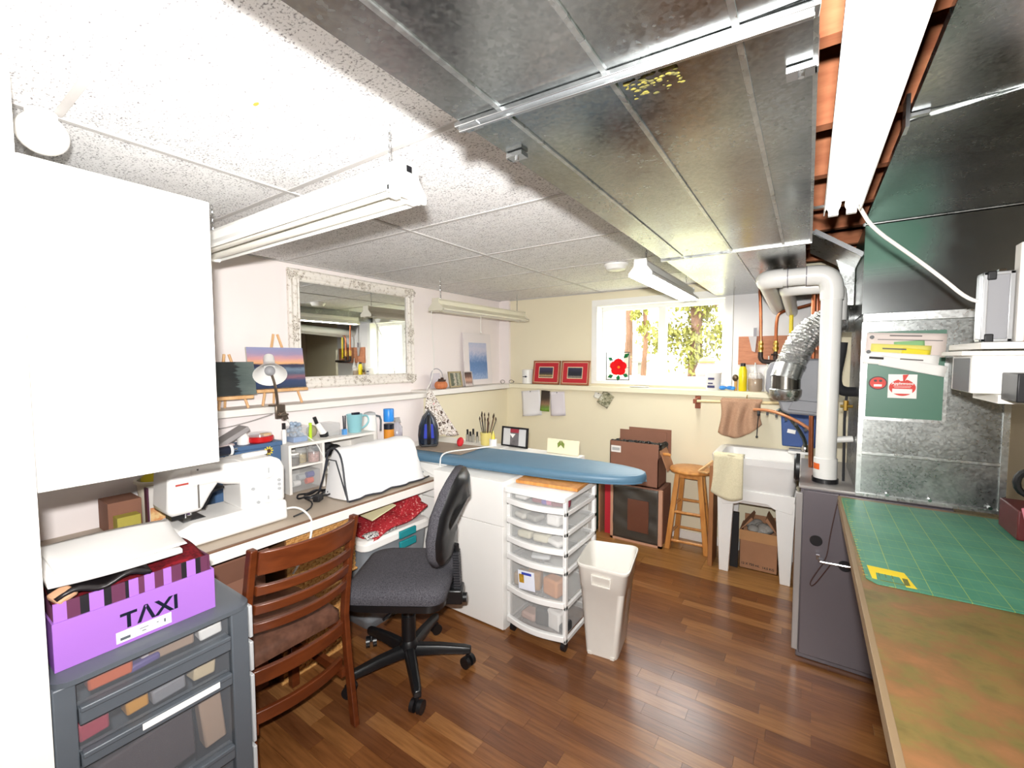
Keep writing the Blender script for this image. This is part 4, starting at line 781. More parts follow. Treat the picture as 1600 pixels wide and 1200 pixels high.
    dk = Thing('black_bag', 'black cloth bundle tucked into the organiser', 'bag', (-2.4, 1.53, .93)); q = B(); rg = random.Random(9)
    for _ in range(9): q.sphere((-2.4+rg.gauss(0, .02), 1.53+rg.gauss(0, .03), .96+rg.gauss(0, .015)), .035, (1, 1.2, .8), 7)
    dk.add('bundle', q, BLACK)
    # things on top of case and organiser
    r = Thing('red_tin', 'shallow red dish with clear lid and yellow pins on the blue case', 'tin', (-2.45, 1.18, 1.056)); r.add('dish', B().lathe((-2.45, 1.175, 1.056), [(.055, 0), (.065, .008), (.066, .03), (.06, .034)], 24), mat('red_plastic', 'c41a1c', .3)); r.add('cover', B().lathe((-2.45, 1.175, 1.09), [(.06, 0), (.058, .012), (.05, .018)], 24), CLEARP); r.add('pins', B().box(-2.46, -2.42, 1.18, 1.22, 1.09, 1.102), mat('pin_yellow', 'e0b060', .5))
    single('grey_folder', 'grey folded fabric roll leaning on the blue case', 'fabric', B().obox((-2.47, 1.03, 1.1), (.1, .18, .025), rotm(28, 0, 0)), mat('grey_folder', '9a9595', .6), bevel=.004)
    single('white_cone', 'small white cone-shaped holder on the blue case', 'holder', B().lathe((-2.46, 1.095, 1.056), [(.03, 0), (.03, .03), (.012, .06)], 14), GLOSSW); single('lace_pile', 'pale pink heap of lace on the blue case', 'fabric', B().sphere((-2.46, .99, 1.064), .05, (1, 1.2, .25), 8), mat('lace_pink', 'd8c4c4', .8, var=.2, vs=80))
    ZT = 1.0285
    t = Thing('marker_bottle', 'small white bottle with black cap at the organiser edge', 'bottle', (-2.44, 1.295, ZT)); t.add('body', B().lathe((-2.44, 1.3, ZT), [(.013, 0), (.014, .07), (.009, .08)], 12), GLOSSW); t.add('cap', B().cyl((-2.44, 1.3, ZT+.08), (-2.44, 1.3, ZT+.115), .01, n=10), BLACK)
    t = Thing('bead_container', 'square clear container of grey-blue beads on the organiser', 'container', (-2.44, 1.37, ZT)); t.add('box', B().loft([[(x, y, z) for x, y in rrect(-2.44-w, -2.44+w, 1.375-w*1.1, 1.375+w*1.1, .012)] for w, z in ((.04, ZT), (.05, ZT+.09))]), CLEARP); q = B()
    for _ in range(26): q.sphere((-2.44+rg.uniform(-.034, .034), 1.375+rg.uniform(-.036, .036), ZT+.02+rg.random()*.085), .012, (1, 1, 1), 5)
    t.add('beads', q, mat('bead_mix', '9fb0c4', .3, var=.4, vs=60)); t.add('blue_base', B().box(-2.478, -2.402, 1.335, 1.415, ZT+.002, ZT+.03), mat('blue_base', '6f95c8', .4))
    single('lime_highlighter', 'lime highlighter standing on the organiser', 'marker', B().cyl((-2.42, 1.445, ZT), (-2.425, 1.45, ZT+.1), .009, n=10), mat('lime', 'b8dc28', .4)); 
    t = Thing('tipped_bottle', 'white bottle with black top and base leaning in a clear bag', 'bottle', (-2.45, 1.54, ZT)); t.add('body', B().cyl((-2.45, 1.55, ZT+.02), (-2.46, 1.515, ZT+.085), .022, .016, 12), GLOSSW); t.add('base', B().cyl((-2.45, 1.555, ZT), (-2.45, 1.55, ZT+.022), .026, n=12), BLACK); t.add('cap', B().cyl((-2.46, 1.513, ZT+.085), (-2.465, 1.5, ZT+.125), .011, n=10), BLACK)
    single('olive_pouch', 'small olive pouch beside the lime highlighter', 'pouch', B().sphere((-2.48, 1.49, ZT+.04), .035, (.7, 1, 1.1), 8), clear('olive_clear', 'a8a07a', .7))
    t = Thing('clear_bin', 'low clear plastic bin on the organiser', 'container', (-2.47, 1.61, ZT)); t.add('box', B().box(-2.53, -2.42, 1.57, 1.645, ZT, ZT+.08), CLEARP, bevel=.005)
    t = Thing('pen_stand', 'two pens in a small blue stand on the organiser', 'pen stand', (-2.41, 1.665, ZT)); t.add('stand', B().box(-2.42, -2.4, 1.655, 1.68, ZT, ZT+.035), mat('stand_blue', '5a9ad8', .4)); t.add('pen', B().cyl((-2.41, 1.663, ZT+.03), (-2.41, 1.66, ZT+.12), .004, n=6), NAVY); t.add('pen', B().cyl((-2.41, 1.673, ZT+.03), (-2.41, 1.675, ZT+.12), .004, n=6), NAVY)
    t = Thing('blue_mug', 'light blue mug with handle on the organiser', 'mug', (-2.44, 1.77, ZT)); MB = mat('mug_blue', '8fc4cc', .3); t.add('cup', B().lathe((-2.44, 1.765, ZT), [(.038, 0), (.042, .006), (.05, .1), (.052, .118), (.048, .118), (.044, .1), (.036, .01)], 24), MB); t.add('handle', B().tube([(-2.43, 1.81, ZT+.1), (-2.425, 1.85, ZT+.105), (-2.42, 1.865, ZT+.07), (-2.425, 1.845, ZT+.035), (-2.43, 1.81, ZT+.02)], .006, 8, 2), MB); t.add('black_item', B().box(-2.43, -2.41, 1.735, 1.785, ZT+.105, ZT+.13), NAVY)
    # bottles right of the organiser
    t = Thing('electric_kettle', 'small white travel kettle with grey lid behind the mug', 'kettle', (-2.5, 1.93, .752)); t.add('body', B().lathe((-2.5, 1.93, .752), [(.05, 0), (.052, .01), (.048, .3), (.04, .37)], 20), GLOSSW); t.add('lid', B().lathe((-2.5, 1.93, 1.12), [(.042, 0), (.036, .014), (.012, .022)], 20), LGREY); t.add('handle', B().tube([(-2.49, 1.975, 1.11), (-2.48, 2.01, 1.1), (-2.48, 2.005, 1.0)], .007, 8, 1), GREYP)
    t = Thing('blue_orange_bottle', 'tall bottle with blue cap and orange label on the desk', 'bottle', (-2.47, 2.06, .752)); t.add('body', B().lathe((-2.47, 2.07, .842), [(.034, 0), (.036, .01), (.036, .2)], 18), NAVY); t.add('label', B().lathe((-2.47, 2.07, .93), [(.0368, 0), (.0368, .075)], 18), mat('label_orange', 'e0902a', .5)); t.add('cap', B().lathe((-2.47, 2.07, 1.06), [(.035, 0), (.037, .01), (.037, .085), (.034, .09)], 18), mat('cap_blue', '2f8fe8', .35))
    t = Thing('clear_spray_bottle', 'clear spray bottle with lilac liquid by the iron', 'bottle', (-2.5, 2.17, .842)); t.add('body', B().lathe((-2.5, 2.17, .842), [(.036, 0), (.04, .01), (.04, .16), (.014, .2)], 18), clear('spray_clear', 'c9c6d4', .5)); t.add('trigger', B().box(-2.51, -2.49, 2.15, 2.19, 1.04, 1.075).obox((-2.5, 2.135, 1.06), (.012, .03, .012)).obox((-2.5, 2.195, 1.045), (.01, .012, .035), rotm(20)), clear('spray_head', 'b9b5b5', .8)); t.add('liquid', B().lathe((-2.5, 2.17, .846), [(.034, 0), (.037, .1)], 16), clear('lilac_liquid', '9a95c8', .6))
    # covered machine
    cv = Thing('covered_machine', 'white quilted cover with dark piping over a second sewing machine', 'machine cover', (-2.1, 1.68, .75)); CW = mat('cover_white', 'efeeee', .75, var=.015, bump=.1, bs=25)
    prof = lambda g: [(-2.225-g, .755), (-2.2-g*.4, .85), (-2.19, .95), (-2.17, 1.0), (-2.13, 1.025), (-2.08, 1.02), (-2.04, .99), (-2.02+g*.3, .93), (-2.0+g*.6, .84), (-1.965+g, .758)]
    rings = []
    for k in range(13):
        y = 1.4+.53*k/12; e = abs(k/6-1); sh = 1 - .04*max(0, e-.6); g = .012*math.sin(k*1.9)
        rings.append([(x+.006*math.sin(k*1.3+i), y+.035*(1-(z-.75)/.28)*(1 if k > 6 else -1)*(e**6)+.02*math.sin(k+i*.8)*.3, .752+(z-.752)*sh*(1+.02*math.sin(k*2.1))) for i, (x, z) in enumerate(prof(g))])
    cv.add('cover', B().loft(rings, (True, True), closed=False), CW, sub=1, sharp=60)
    PP = mat('piping_dark', '2a2c34', .6)
    cv.add('piping', B().tube([Vector(p)+Vector((.004, 0, .003)) for p in [r[-1] for r in rings]], .005, 6), PP); cv.add('piping', B().tube([Vector(p)+Vector((.003, -.004, .002)) for p in rings[0]], .005, 6, 1), PP); cv.add('piping', B().tube([Vector(p)+Vector((.003, -.004, .002)) for p in [rings[0][0], rings[0][4], rings[0][9]]], .004, 6, 1), PP)
    wr = Thing('power_cables', 'tangle of black power cables and plug on the desk', 'cables', (-2.17, 1.3, .752))
    for k in range(3): wr.add('cable', B().tube([(-2.2+.05*math.cos(a+k)+.02*k, 1.31+.075*math.sin(a*1.0+k*.7)+.02*k, .762+.02*abs(math.sin(a*2+k))) for a in (i*.5 for i in range(13))], .005, 6, 1), BLACK)
    wr.add('cable', B().tube([(-2.2, 1.28, .757), (-2.12, 1.27, .757), (-2.03, 1.2, .757), (-2.0, 1.1, .757)], .004, 6, 1), BLACK); wr.add('plug', B().obox((-2.12, 1.3, .772), (.035, .05, .03), rotm(0, 0, 30)), BLACK, bevel=.004)
    # shaded items by the near wall
    single('brown_carton', 'small brown carton on the desk under the wall cabinet', 'box', B().box(-2.6, -2.46, .545, .66, .752, .885), CARDD, bevel=.002); single('yellow_box', 'yellow box in front of the small brown carton', 'box', B().box(-2.46, -2.4, .56, .64, .752, .83), mat('yellow_card', 'b5a84a', .7), bevel=.002)
    t = Thing('cream_pail', 'cream pail with yellow cloth inside under the wall cabinet', 'pail', (-2.47, .71, .752)); t.add('pail', B().lathe((-2.5, .735, .752), [(.06, 0), (.065, .005), (.078, .185), (.088, .188), (.088, .2), (.076, .2), (.062, .02)], 22), mat('cream_plastic', 'd9d2c0', .5)); t.add('cloth', B().sphere((-2.5, .735, .95), .065, (1, 1, .5), 8), mat('yellow_cloth', 'd8c42a', .8))
    t = Thing('cookery_book', 'standing book with a food photo cover beside the sewing machine', 'book', (-2.36, .725, .752)); q = rotm(0, 0, -8); t.add('cover', B().box(-2.385, -2.355, .655, .755, .752, .945), mat('book_white', 'c9c4be', .6)); t.add('spine', B().box(-2.386, -2.354, .65, .657, .752, .945), mat('spine_plum', '4a1c34', .5)); t.add('cover_photo', B().box(-2.3545, -2.353, .66, .755, .755, .855), m_picture('food_photo', [(0, 'b5522a'), (.4, 'd8905a'), (.6, 'e8c890'), (1, 'c07040')], 2, 7, .4), sharp=0); t.add('title_line', B().box(-2.3545, -2.353, .675, .745, .905, .915).box(-2.3545, -2.353, .68, .73, .885, .89), mat('title_grey', '5a5650', .7))
desk()

# ================================================================== UNDER THE DESK
def under_desk():
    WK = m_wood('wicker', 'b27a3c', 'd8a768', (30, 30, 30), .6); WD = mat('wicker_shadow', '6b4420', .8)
    def basket(label, y0, y1, z0, z1, x1=-1.965, x0=-2.4):
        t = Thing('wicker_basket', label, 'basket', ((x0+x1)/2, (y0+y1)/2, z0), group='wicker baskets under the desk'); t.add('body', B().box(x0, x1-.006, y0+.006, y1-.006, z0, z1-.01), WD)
        st, sd = B(), B(); n = int((y1-y0)/.021); rows = int((z1-z0)/.0125)
        for j in range(rows):
            z = z0+.007+j*.0125
            for i in range(n):
                y = y0+.01+i*(y1-y0-.02)/n; o = .004 if (i+j) % 2 else .0005; st.obox((x1-.004+o, y+.0105, z), (.006, .019, .0105))
            m = int((x1-x0)/.021)
            for i in range(m):
                o = .004 if (i+j) % 2 else .0005; sd.obox((x0+.01+i*.021+.0105, y1-.004+o, z), (.019, .006, .0105))
        t.add('woven_front', st, WK, kind='stuff', sharp=0); t.add('woven_side', sd, WK, kind='stuff', sharp=0); t.add('rim', B().tube([(x1, y0, z1-.008), (x1, y1, z1-.008), (x0, y1, z1-.008)], .009, 8), WK); t.add('rim', B().tube([(x1, y0, z0+.006), (x1, y1, z0+.006), (x0, y1, z0+.006)], .008, 8), WK)
    basket('upper honey-coloured wicker basket under the desk', 1.03, 1.41, .385, .69); basket('lower honey-coloured wicker basket standing on the floor under the desk', 1.0, 1.355, .0, .365)
    single('basket_riser', 'dark riser board between the two wicker baskets', 'board', B().box(-2.4, -1.99, 1.0, 1.39, .366, .384), CARDD)
    t = Thing('brown_paper_box', 'open brown carton pushed under the desk behind the wooden chair', 'box', (-2.2, .8, .0)); t.add('body', B().box(-2.5, -2.02, .62, .97, 0, .56), CARDD); t.add('flap', B().obox((-2.0, .8, .6), (.01, .33, .13), rotm(0, 25, 0)), CARDD)
    # totes
    t = Thing('clear_tote', 'grey see-through storage tote with white lid and teal latches', 'tote', (-2.15, 1.66, 0)); x0, x1, y0, y1 = -2.5, -1.92, 1.435, 1.9
    t.add('tub', B().loft([[(x, y, z) for x, y in rrect(x0+d, x1-d, y0+d, y1-d, .04)] for d, z in ((.05, .0), (.035, .03), (.0, .46), (.0, .48))]), SMOKY)
    t.add('contents', B().loft([[(x, y, z) for x, y in rrect(x0+d, x1-d, y0+d, y1-d, .03)] for d, z in ((.07, .02), (.04, .3), (.04, .42))]), mat('tote_fabric', 'a5a8ae', .9, var=.25, vs=12))
    t.add('lid', B().loft([[(x, y, z) for x, y in rrect(x0-d, x1+d, y0-d, y1+d, .045)] for d, z in ((.008, .475), (.018, .48), (.018, .515), (.004, .528), (-.03, .53), (-.04, .52))]), GLOSSW, bevel=.002)
    for z in (.44, .5): t.add('latch', B().box(-1.905, -1.888, 1.65, 1.775, z-.022, z+.022), TEAL, bevel=.006)
    RF = m_print('red_print_fabric', [(0, '7a1018'), (.4, 'a8202a'), (.62, 'd89a94')], 70); rg = random.Random(4)
    f = Thing('red_fabric_pile', 'folded red patterned fabric on the tote lid', 'fabric', (-2.05, 1.68, .53))
    f.add('fold', B().grid(lambda u, v: Vector((-2.34+.43*v, 1.46+.43*u, .54+.10*u*(1-.3*v)+.012*math.sin(u*9+v*5)-.03*max(0, v-.8)*5*.6)), 20, 12), RF, solid=.012); f.add('fold', B().loft([[(-2.3+.34*k/5, 1.72+.17*a, .585+.09*b+.01*math.sin(k+a*6)) for a, b in ((0, 0), (1, 0), (1.0, .7), (.8, 1), (.3, .8), (.05, .4))] for k in range(6)]), RF, bevel=.01)
    single('fabric_scrap', 'pale yellow folded paper pattern on the tote lid', 'paper', B().obox((-2.08, 1.6, .645), (.24, .17, .006), rotm(14, 5, 0)), mat('pattern_paper', 'e9e0b4', .8)); single('grey_print_cloth', 'black and white speckled cloth hanging at the tote lid corner', 'fabric', B().grid(lambda u, v: Vector((-1.965+.05*v, 1.45+.2*u, .55+.004*math.sin(u*9)-.012*v*v)), 10, 5), m_print('speckle_cloth', [(0, '3a3a3c'), (.48, 'e4e2e0')], 160), solid=.006)
    p = Thing('pink_bag', 'clear bag with pink fabric between tote and white drawers', 'bag', (-1.93, 1.93, .2)); q = B()
    for k in range(10): q.sphere((-1.912+rg.gauss(0, .004), 1.958+rg.gauss(0, .005), .05+.035*k), .03, (.7, .7, 1), 6)
    p.add('fabric', q, mat('pink_cloth', 'd98a98', .8, var=.2, vs=30)); p.add('film', B().lathe((-1.912, 1.958, .0), [(.028, 0), (.036, .05), (.038, .3), (.028, .42)], 14), CLEARP)
under_desk()
# ================================================================== MIDDLE: WHITE CABINETS, CART, IRONING BOARD
def middle():
    a = Thing('white_drawer_unit', 'white drawer unit at the end of the desk under the iron', 'cabinet', (-2.23, 2.37, 0)); a.add('body', B().box(-2.6, -1.87, 2.02, 2.75, 0, .84), GLOSSW)
    for z0, z1 in ((.03, .23), (.237, .445), (.452, .61), (.617, .7), (.707, .83)): dr = a.add('drawer', B().box(-2.59, -1.875, 2.002, 2.021, z0, z1), GLOSSW, bevel=.002); a.add('knob', B().cyl((-2.06, 1.992, (z0+z1)/2), (-2.06, 2.003, (z0+z1)/2), .006, n=10), LGREY, parent=dr)
    b = Thing('white_base_cabinet', 'white two-panel base cabinet between task chair and plastic drawers', 'cabinet', (-1.6, 2.3, 0)); b.add('body', B().box(-1.862, -1.35, 1.915, 2.75, 0, .835).box(-1.35, -1.26, 2.44, 2.75, 0, .835), GLOSSW); b.add('panel', B().box(-1.862, -1.348, 1.895, 1.915, .008, .586), GLOSSW, bevel=.0015); b.add('panel', B().box(-1.862, -1.348, 1.895, 1.915, .590, .835), GLOSSW, bevel=.0015)
    c = Thing('white_side_cabinet', 'narrow white cabinet behind the plastic drawer cart', 'cabinet', (-1.2, 2.39, 0)); c.add('body', B().box(-1.345, -1.062, 2.345, 2.43, 0, .835), GLOSSW); c.add('door', B().box(-1.061, -1.05, 2.348, 2.428, .02, .83), GLOSSW, bevel=.002)
    # plastic drawer cart
    k = Thing('plastic_drawer_cart', 'white wheeled drawer cart with six see-through drawers', 'drawer cart', (-1.17, 2.13, 0)); WP = mat('cart_white', 'f1f0ee', .35); x0, x1, y0, y1 = -1.34, -.978, 1.922, 2.3
    zs = [.06, .235, .415, .51, .615, .72, .815]
    fr = B()
    for x in (x0, x1-.02):
        for y in (y0, y1-.025): fr.box(x, x+.02, y, y+.025, .05, .815)
    for z in zs[:-1]:
        for x in (x0, x1-.014): fr.box(x, x+.014, y0, y1, z-.012, z+.012)
        fr.box(x0, x1, y1-.012, y1, z-.012, z+.012)
    k.add('frame', fr, WP, bevel=.003); k.add('top', B().loft([[(x, y, z) for x, y in rrect(x0-.004+d, x1+.004-d, y0-.035+d, y1+.004-d, .02)] for d, z in ((0, .79), (0, .812), (.012, .818))]), WP)
    def bow(z0, z1, d=0, n=10, th=.012):
        out = []
        for z in (z0, z1):
            ring = [(x0+.006+(x1-x0-.012)*i/n, y0-.004-.032*math.sin(math.pi*i/n)+d, z) for i in range(n+1)] + [(x0+.006+(x1-x0-.012)*i/n, y0-.004-.032*math.sin(math.pi*i/n)+d+th, z) for i in range(n, -1, -1)]
            out.append(ring)
        return B().loft(out)
    cont = [[(mat('toy_pink', 'c86a90', .6), (-1.07, .05)), (mat('wine_cloth', '7a2438', .7), (-1.04, .04)), (mat('toy_violet', '6a4aa8', .6), (-1.1, .03)), (PAPER, (-1.27, .05)), (mat('wine_red', '8a3040', .7), (-1.15, .03))], [(mat('stone_white', 'd8d4ca', .7), (-1.27, .03)), (mat('stone_grey', 'a5a39c', .7), (-1.2, .03)), (PAPER, (-1.07, .06))], [(mat('cream_lace', 'dcd6c0', .8), (-1.25, .04)), (mat('cream_lace', 'dcd6c0', .8), (-1.15, .04)), (PAPER, (-1.06, .03))], [(mat('pale_stuff', 'd6d8da', .8), (-1.16, .02))], [(mat('tan_rope', 'b58a5a', .8), (-1.2, .1)), (mat('orange_foam', 'd08a50', .8), (-1.08, .09)), (mat('tan_tin', 'b09a80', .6), (-1.27, .07))], [(mat('charcoal_cloth', '2c2d30', .8), (-1.13, .09)), (PAPER, (-1.06, .1)), (mat('pinkish_cloth', 'c9a596', .8), (-1.22, .04)), (mat('charcoal_cloth', '2c2d30', .8), (-1.04, .05))]]
    order = [5, 4, 3, 2, 1, 0]
    for i in range(6):
        z0, z1 = zs[i]+.008, zs[i+1]-.006 if i < 5 else .79
        dr = k.add('drawer', bow(z0+.022, z1, .002), FROST); k.add('drawer_pull', bow(z0-.006, z0+.024, -.008, th=.024), WP, parent=dr, bevel=.003)
        k.add('drawer_box', B().box(x0+.02, x1-.02, y0+.02, y1-.03, z0+.004, z0+.01).box(x0+.02, x0+.023, y0+.02, y1-.03, z0, z1-.01).box(x1-.023, x1-.02, y0+.02, y1-.03, z0, z1-.01), FROST, parent=dr)
        rg = random.Random(i)
        for m, (cx, hh) in cont[order[i]]:
            h = min(hh, z1-z0-.015); k.add('drawer_contents', B().obox((cx, y0+.065, z0+.013+h/2), (.075+.03*rg.random(), .08, h), rotm(0, 0, rg.uniform(-25, 25))), m, parent=dr, bevel=.012)
    lb = k.add('label_card', B().obox((-1.185, y0-.045, .345), (.1, .002, .1), rotm(0, -4, 0)), mat('card_blue_white', 'e4e8f4', .5)); k.add('label_heading', B().obox((-1.185, y0-.0465, .38), (.06, .001, .013), rotm(0, -4, 0)), mat('heading_blue', '3a4aa8', .5), parent=lb); k.add('label_photo', B().obox((-1.215, y0-.0465, .35), (.03, .001, .045), rotm(0, -4, 0)), mat('photo_gold', 'b58a2a', .5, var=.3, vs=60), parent=lb)
    for x in (x0+.03, x1-.02):
        for y in (y0+.02, y1-.03): w = k.add('caster', B().cyl((x-.011, y, .024), (x+.011, y, .024), .024, n=16), BLACK); k.add('caster_stem', B().cyl((x, y, .03), (x, y, .06), .008, n=8), BLACK, parent=w)
    single('plywood_offcut', 'thin tan board lying on the drawer cart under the ironing board', 'board', B().obox((-1.15, 2.14, .829), (.36, .3, .018), rotm(0, 0, 5)), PINEO, bevel=.002)
    # ironing board
    ib = Thing('ironing_board', 'blue padded ironing board lying across the white cabinets', 'ironing board', (-1.45, 2.25, .842)); BLU = mat('board_blue', '54778f', .45, var=.05, vs=5, bump=.12, bs=14)
    u = Vector((math.cos(R(5.5)), math.sin(R(5.5)))); nrm = Vector((-u.y, u.x)); nose = Vector((-.70, 2.305)); L = 1.52
    def outline(off=0):
        pts = []
        prof = [(0, .0), (.012, .045), (.04, .08), (.09, .112), (.17, .142), (.3, .168), (.45, .183), (.65, .19), (1.5, .19), (1.55, .175), (1.57, .12)]
        for t, w in prof: pts.append((t, w+off if w else 0))
        full = [(t - (off if t < .01 else 0), w) for t, w in pts] + [(t, -w) for t, w in reversed(pts[1:])]
        return [nose - u*t + nrm*w for t, w in full]
    def ring(off, z): return [(p.x, p.y, z) for p in outline(off)]
    rg2 = random.Random(8)
    ib.add('padded_cover', B().loft([ring(-.02, .842), ring(-.002, .846), ring(.004, .858), ring(.004, .876), ring(-.004, .888), ring(-.03, .892)]), BLU, sharp=50)
    ib.add('hem', B().tube([(p.x, p.y, .848) for p in outline(.002)], .004, 6), BLU)
    im = single('wood_print_mat', 'tan heat-resistant mat on the wide end of the ironing board', 'mat', B().obox((-2.03, 2.2, .897), (.42, .27, .008), rotm(0, 0, 5.5)), mat('mat_taupe', '8f7f70', .5, var=.06, vs=9), bevel=.002)
    # iron standing on its heel
    t = Thing('steam_iron', 'dark navy steam iron standing upright on the ironing board', 'iron', (-2.17, 2.165, .901)); IN = mat('iron_navy', '1a2638', .25)
    ang = R(47); fx, fy = math.cos(ang), math.sin(ang)   # soleplate width direction
    def IP(w, d, z): return Vector((-2.17, 2.165, .902)) + Vector((fx*w*1.2 + fy*d, fy*w*1.2 - fx*d, z*1.12))
    sole = [(-.055, 0), (.055, 0), (.06, .06), (.055, .12), (.035, .18), (.0, .225), (-.035, .18), (-.055, .12), (-.06, .06)]
    t.add('soleplate', B().loft([[IP(w*.98, d, z) for w, z in sole] for d in (-.045, -.037)]), STEEL); t.add('body', B().loft([[IP(w*s, d, z*(.97 if d > 0 else 1)) for w, z in sole] for d, s in ((-.038, 1.02), (-.01, .98), (.02, .75), (.035, .45))]), IN, bevel=.004)
    t.add('handle', B().tube([IP(0, .03, .02), IP(0, .075, .04), IP(0, .08, .1), IP(0, .06, .16), IP(0, .02, .19)], .014, 10, 2), BLACK); t.add('water_tank', B().loft([[IP(w, d, z) for w, z in ((-.03, .05), (.03, .05), (.024, .14), (-.024, .14))] for d in (.03, .05)]), mat('tank_blue', '3c4ab8', .2), bevel=.006); t.add('heel', B().obox(IP(0, .0, .008), (.11, .1, .014), rotm(0, 0, 47)), BLACK, bevel=.004); t.add('trim_ring', B().tube([IP(.03, -.0, .02), IP(.052, -.0, .1), IP(.03, .0, .17), IP(0, .01, .2)], .004, 6, 1), LGREY)
    single('iron_cord', 'white cord looping over the ironing board edge and down to the floor', 'cord', B().tube([(-1.78, 2.42, .9), (-1.85, 2.2, .905), (-1.9, 2.05, .91), (-1.9, 1.995, .89), (-1.895, 1.985, .8), (-1.893, 1.97, .6), (-1.895, 1.965, .35), (-1.9, 1.95, .2)], .005, 8, 2), PVC)
    single('desk_end_cord', 'pair of white cords dropping behind the desk end', 'cord', B().tube([(-2.16, 1.99, .83), (-2.05, 1.99, .79), (-1.96, 2.0, .76), (-1.9, 2.0, .72)], .004, 6, 2).tube([(-2.16, 1.99, .83), (-2.13, 1.985, .79), (-2.14, 1.98, .755)], .004, 6, 1), PVC)
    single('black_pouch', 'black pouch under the ironing board at the desk end', 'pouch', B().sphere((-2.2, 1.95, .785), .035, (1.3, .8, .85), 8), BLACK)
    # apron
    AP = m_print('floral_print', [(0, '5a4a40'), (.43, 'e9e2dc'), (.54, '8a7460'), (.585, 'f1ece8'), (.66, 'd8a0a0')], 24, .9)
    ap = Thing('floral_apron', 'floral print cloth hanging in folds from the ledge corner', 'apron', (-2.54, 2.65, .86))
    ap.add('cloth', B().grid(lambda s, v: Vector((-2.545+.05*v+.022*math.sin(s*14)*(.3+v), 2.545+(s-.35)*(.05+.38*v**1.1), 1.25-.385*v-.02*math.sin(s*9)*v)), 34, 18), AP, solid=.004); ap.add('hanging_loop', B().tube([(-2.55, 2.55, 1.245), (-2.555, 2.56, 1.26), (-2.56, 2.57, 1.245)], .004, 6), AP)
    # red pincushion, brushes, frame, card
    single('red_pincushion', 'red felt cushion at the back of the ironing board', 'pincushion', B().sphere((-1.99, 2.29, .927), .034, (.7, 1.25, .8), 10, rotm(25, 0, 30)), mat('red_felt', 'c4222a', .8, var=.06)); 
    BT = .8365
    br = Thing('brush_pot', 'yellow pot crowded with artist brushes behind the ironing board', 'brush pot', (-2.05, 2.66, BT)); br.add('pot', B().lathe((-2.05, 2.66, BT), [(.036, 0), (.04, .005), (.044, .1), (.04, .1), (.034, .01)], 18), mat('pot_yellow', 'd8c878', .5)); rg = random.Random(21)
    for i in range(13):
        a = rg.random()*6.28; r = rg.uniform(.01, .032); tp = Vector((-2.05+math.cos(a)*r*3.0, 2.66+math.sin(a)*r*2.0, BT+rg.uniform(.15, .235))); h = br.add('brush', B().tube([(-2.05+math.cos(a)*r*.6, 2.66+math.sin(a)*r*.6, BT+.01), tp], .0032, 6), BLACK if i % 3 else mat('brush_brown', '5a3a24', .4)); br.add('bristle', B().lathe(tp, [(.003, -.002), (.006, .012), (.002, .03)], 8), mat('bristle', '3a2a20', .9), parent=h)
    gp = Thing('glue_bottle', 'small white tub with yellow spout beside the brush pot', 'bottle', (-1.95, 2.64, BT)); gp.add('tub', B().cyl((-1.965, 2.64, BT), (-1.965, 2.64, BT+.06), .03, n=14), GLOSSW); gp.add('spout', B().lathe((-1.965, 2.64, BT+.06), [(.014, 0), (.012, .02), (.003, .06)], 10), YELLOW)
    pb = Thing('paint_tubes', 'row of dark nail-polish-like bottles behind the red cushion', 'bottles', (-2.19, 2.68, BT))
    for i, (x, h) in enumerate(((-2.26, .1), (-2.23, .085), (-2.2, .11), (-2.16, .09))): q = pb.add('bottle', B().cyl((x, 2.69, BT), (x, 2.69, BT+h*.6), .013, n=10), clear('bottle_clear', 'a8a49a', .7)); pb.add('cap', B().cyl((x, 2.69, BT+h*.6), (x, 2.69, BT+h), .008, n=8), BLACK, parent=q)
    f = Thing('black_framed_print', 'black framed print with grey mount leaning behind the ironing board', 'picture', (-1.82, 2.72, BT)); q = rotm(-6, 0, 0); c0 = Vector((-1.82, 2.71, BT+.002)); w, h = .235, .15
    bb = B()
    for cx, cz, sx, sz in ((0, .006, w, .013), (0, h-.006, w, .013), (-w/2+.007, h/2, .014, h), (w/2-.007, h/2, .014, h)): bb.obox(c0 + q @ Vector((cx, 0, cz)), (sx, .014, sz), q)
    f.add('frame', bb, BLACK); f.add('mount', B().obox(c0 + q @ Vector((0, .001, h/2)), (w-.02, .006, h-.02), q), mat('mount_grey', 'cfcfcf', .7), sharp=0); pc = f.add('picture', B().obox(c0 + q @ Vector((-.0, -.003, h/2)), (.075, .004, h-.026), q), mat('picture_grey', '6a6668', .6, var=.2, vs=30)); f.add('red_band', B().obox(c0 + q @ Vector((-.0, -.006, h-.028)), (.075, .003, .028), q), mat('band_red', '9a2c3a', .6), parent=pc); f.add('white_triangle', B().prism([(-1.845, BT+h-.044), (-1.795, BT+h-.044), (-1.82, BT+h-.075)], 2.688, 2.69, 'y'), PAPER, parent=pc)
    cd = Thing('leaf_card', 'cream canvas with green leaf motif leaning behind the ironing board', 'picture', (-1.4, 2.7, BT)); q = rotm(-5, 0, 0); c0 = Vector((-1.405, 2.705, BT+.05)); cd.add('canvas', B().obox(c0, (.245, .016, .1), q), mat('canvas_cream', 'efe6c8', .8), bevel=.002)
    for dx, a in ((-.012, 70), (.015, 110)): uu = (math.cos(R(a)), math.sin(R(a))); nn = (-uu[1], uu[0]); cx, cz = c0.x-.01+dx, c0.z+.02; cd.add('leaf_motif', B().prism([(cx-uu[0]*.028, cz-uu[1]*.028), (cx+nn[0]*.013, cz+nn[1]*.013), (cx+uu[0]*.028, cz+uu[1]*.028), (cx-nn[0]*.013, cz-nn[1]*.013)], 2.688, 2.6935, 'y'), mat('leaf_olive', '7a8a3a', .7))
middle()

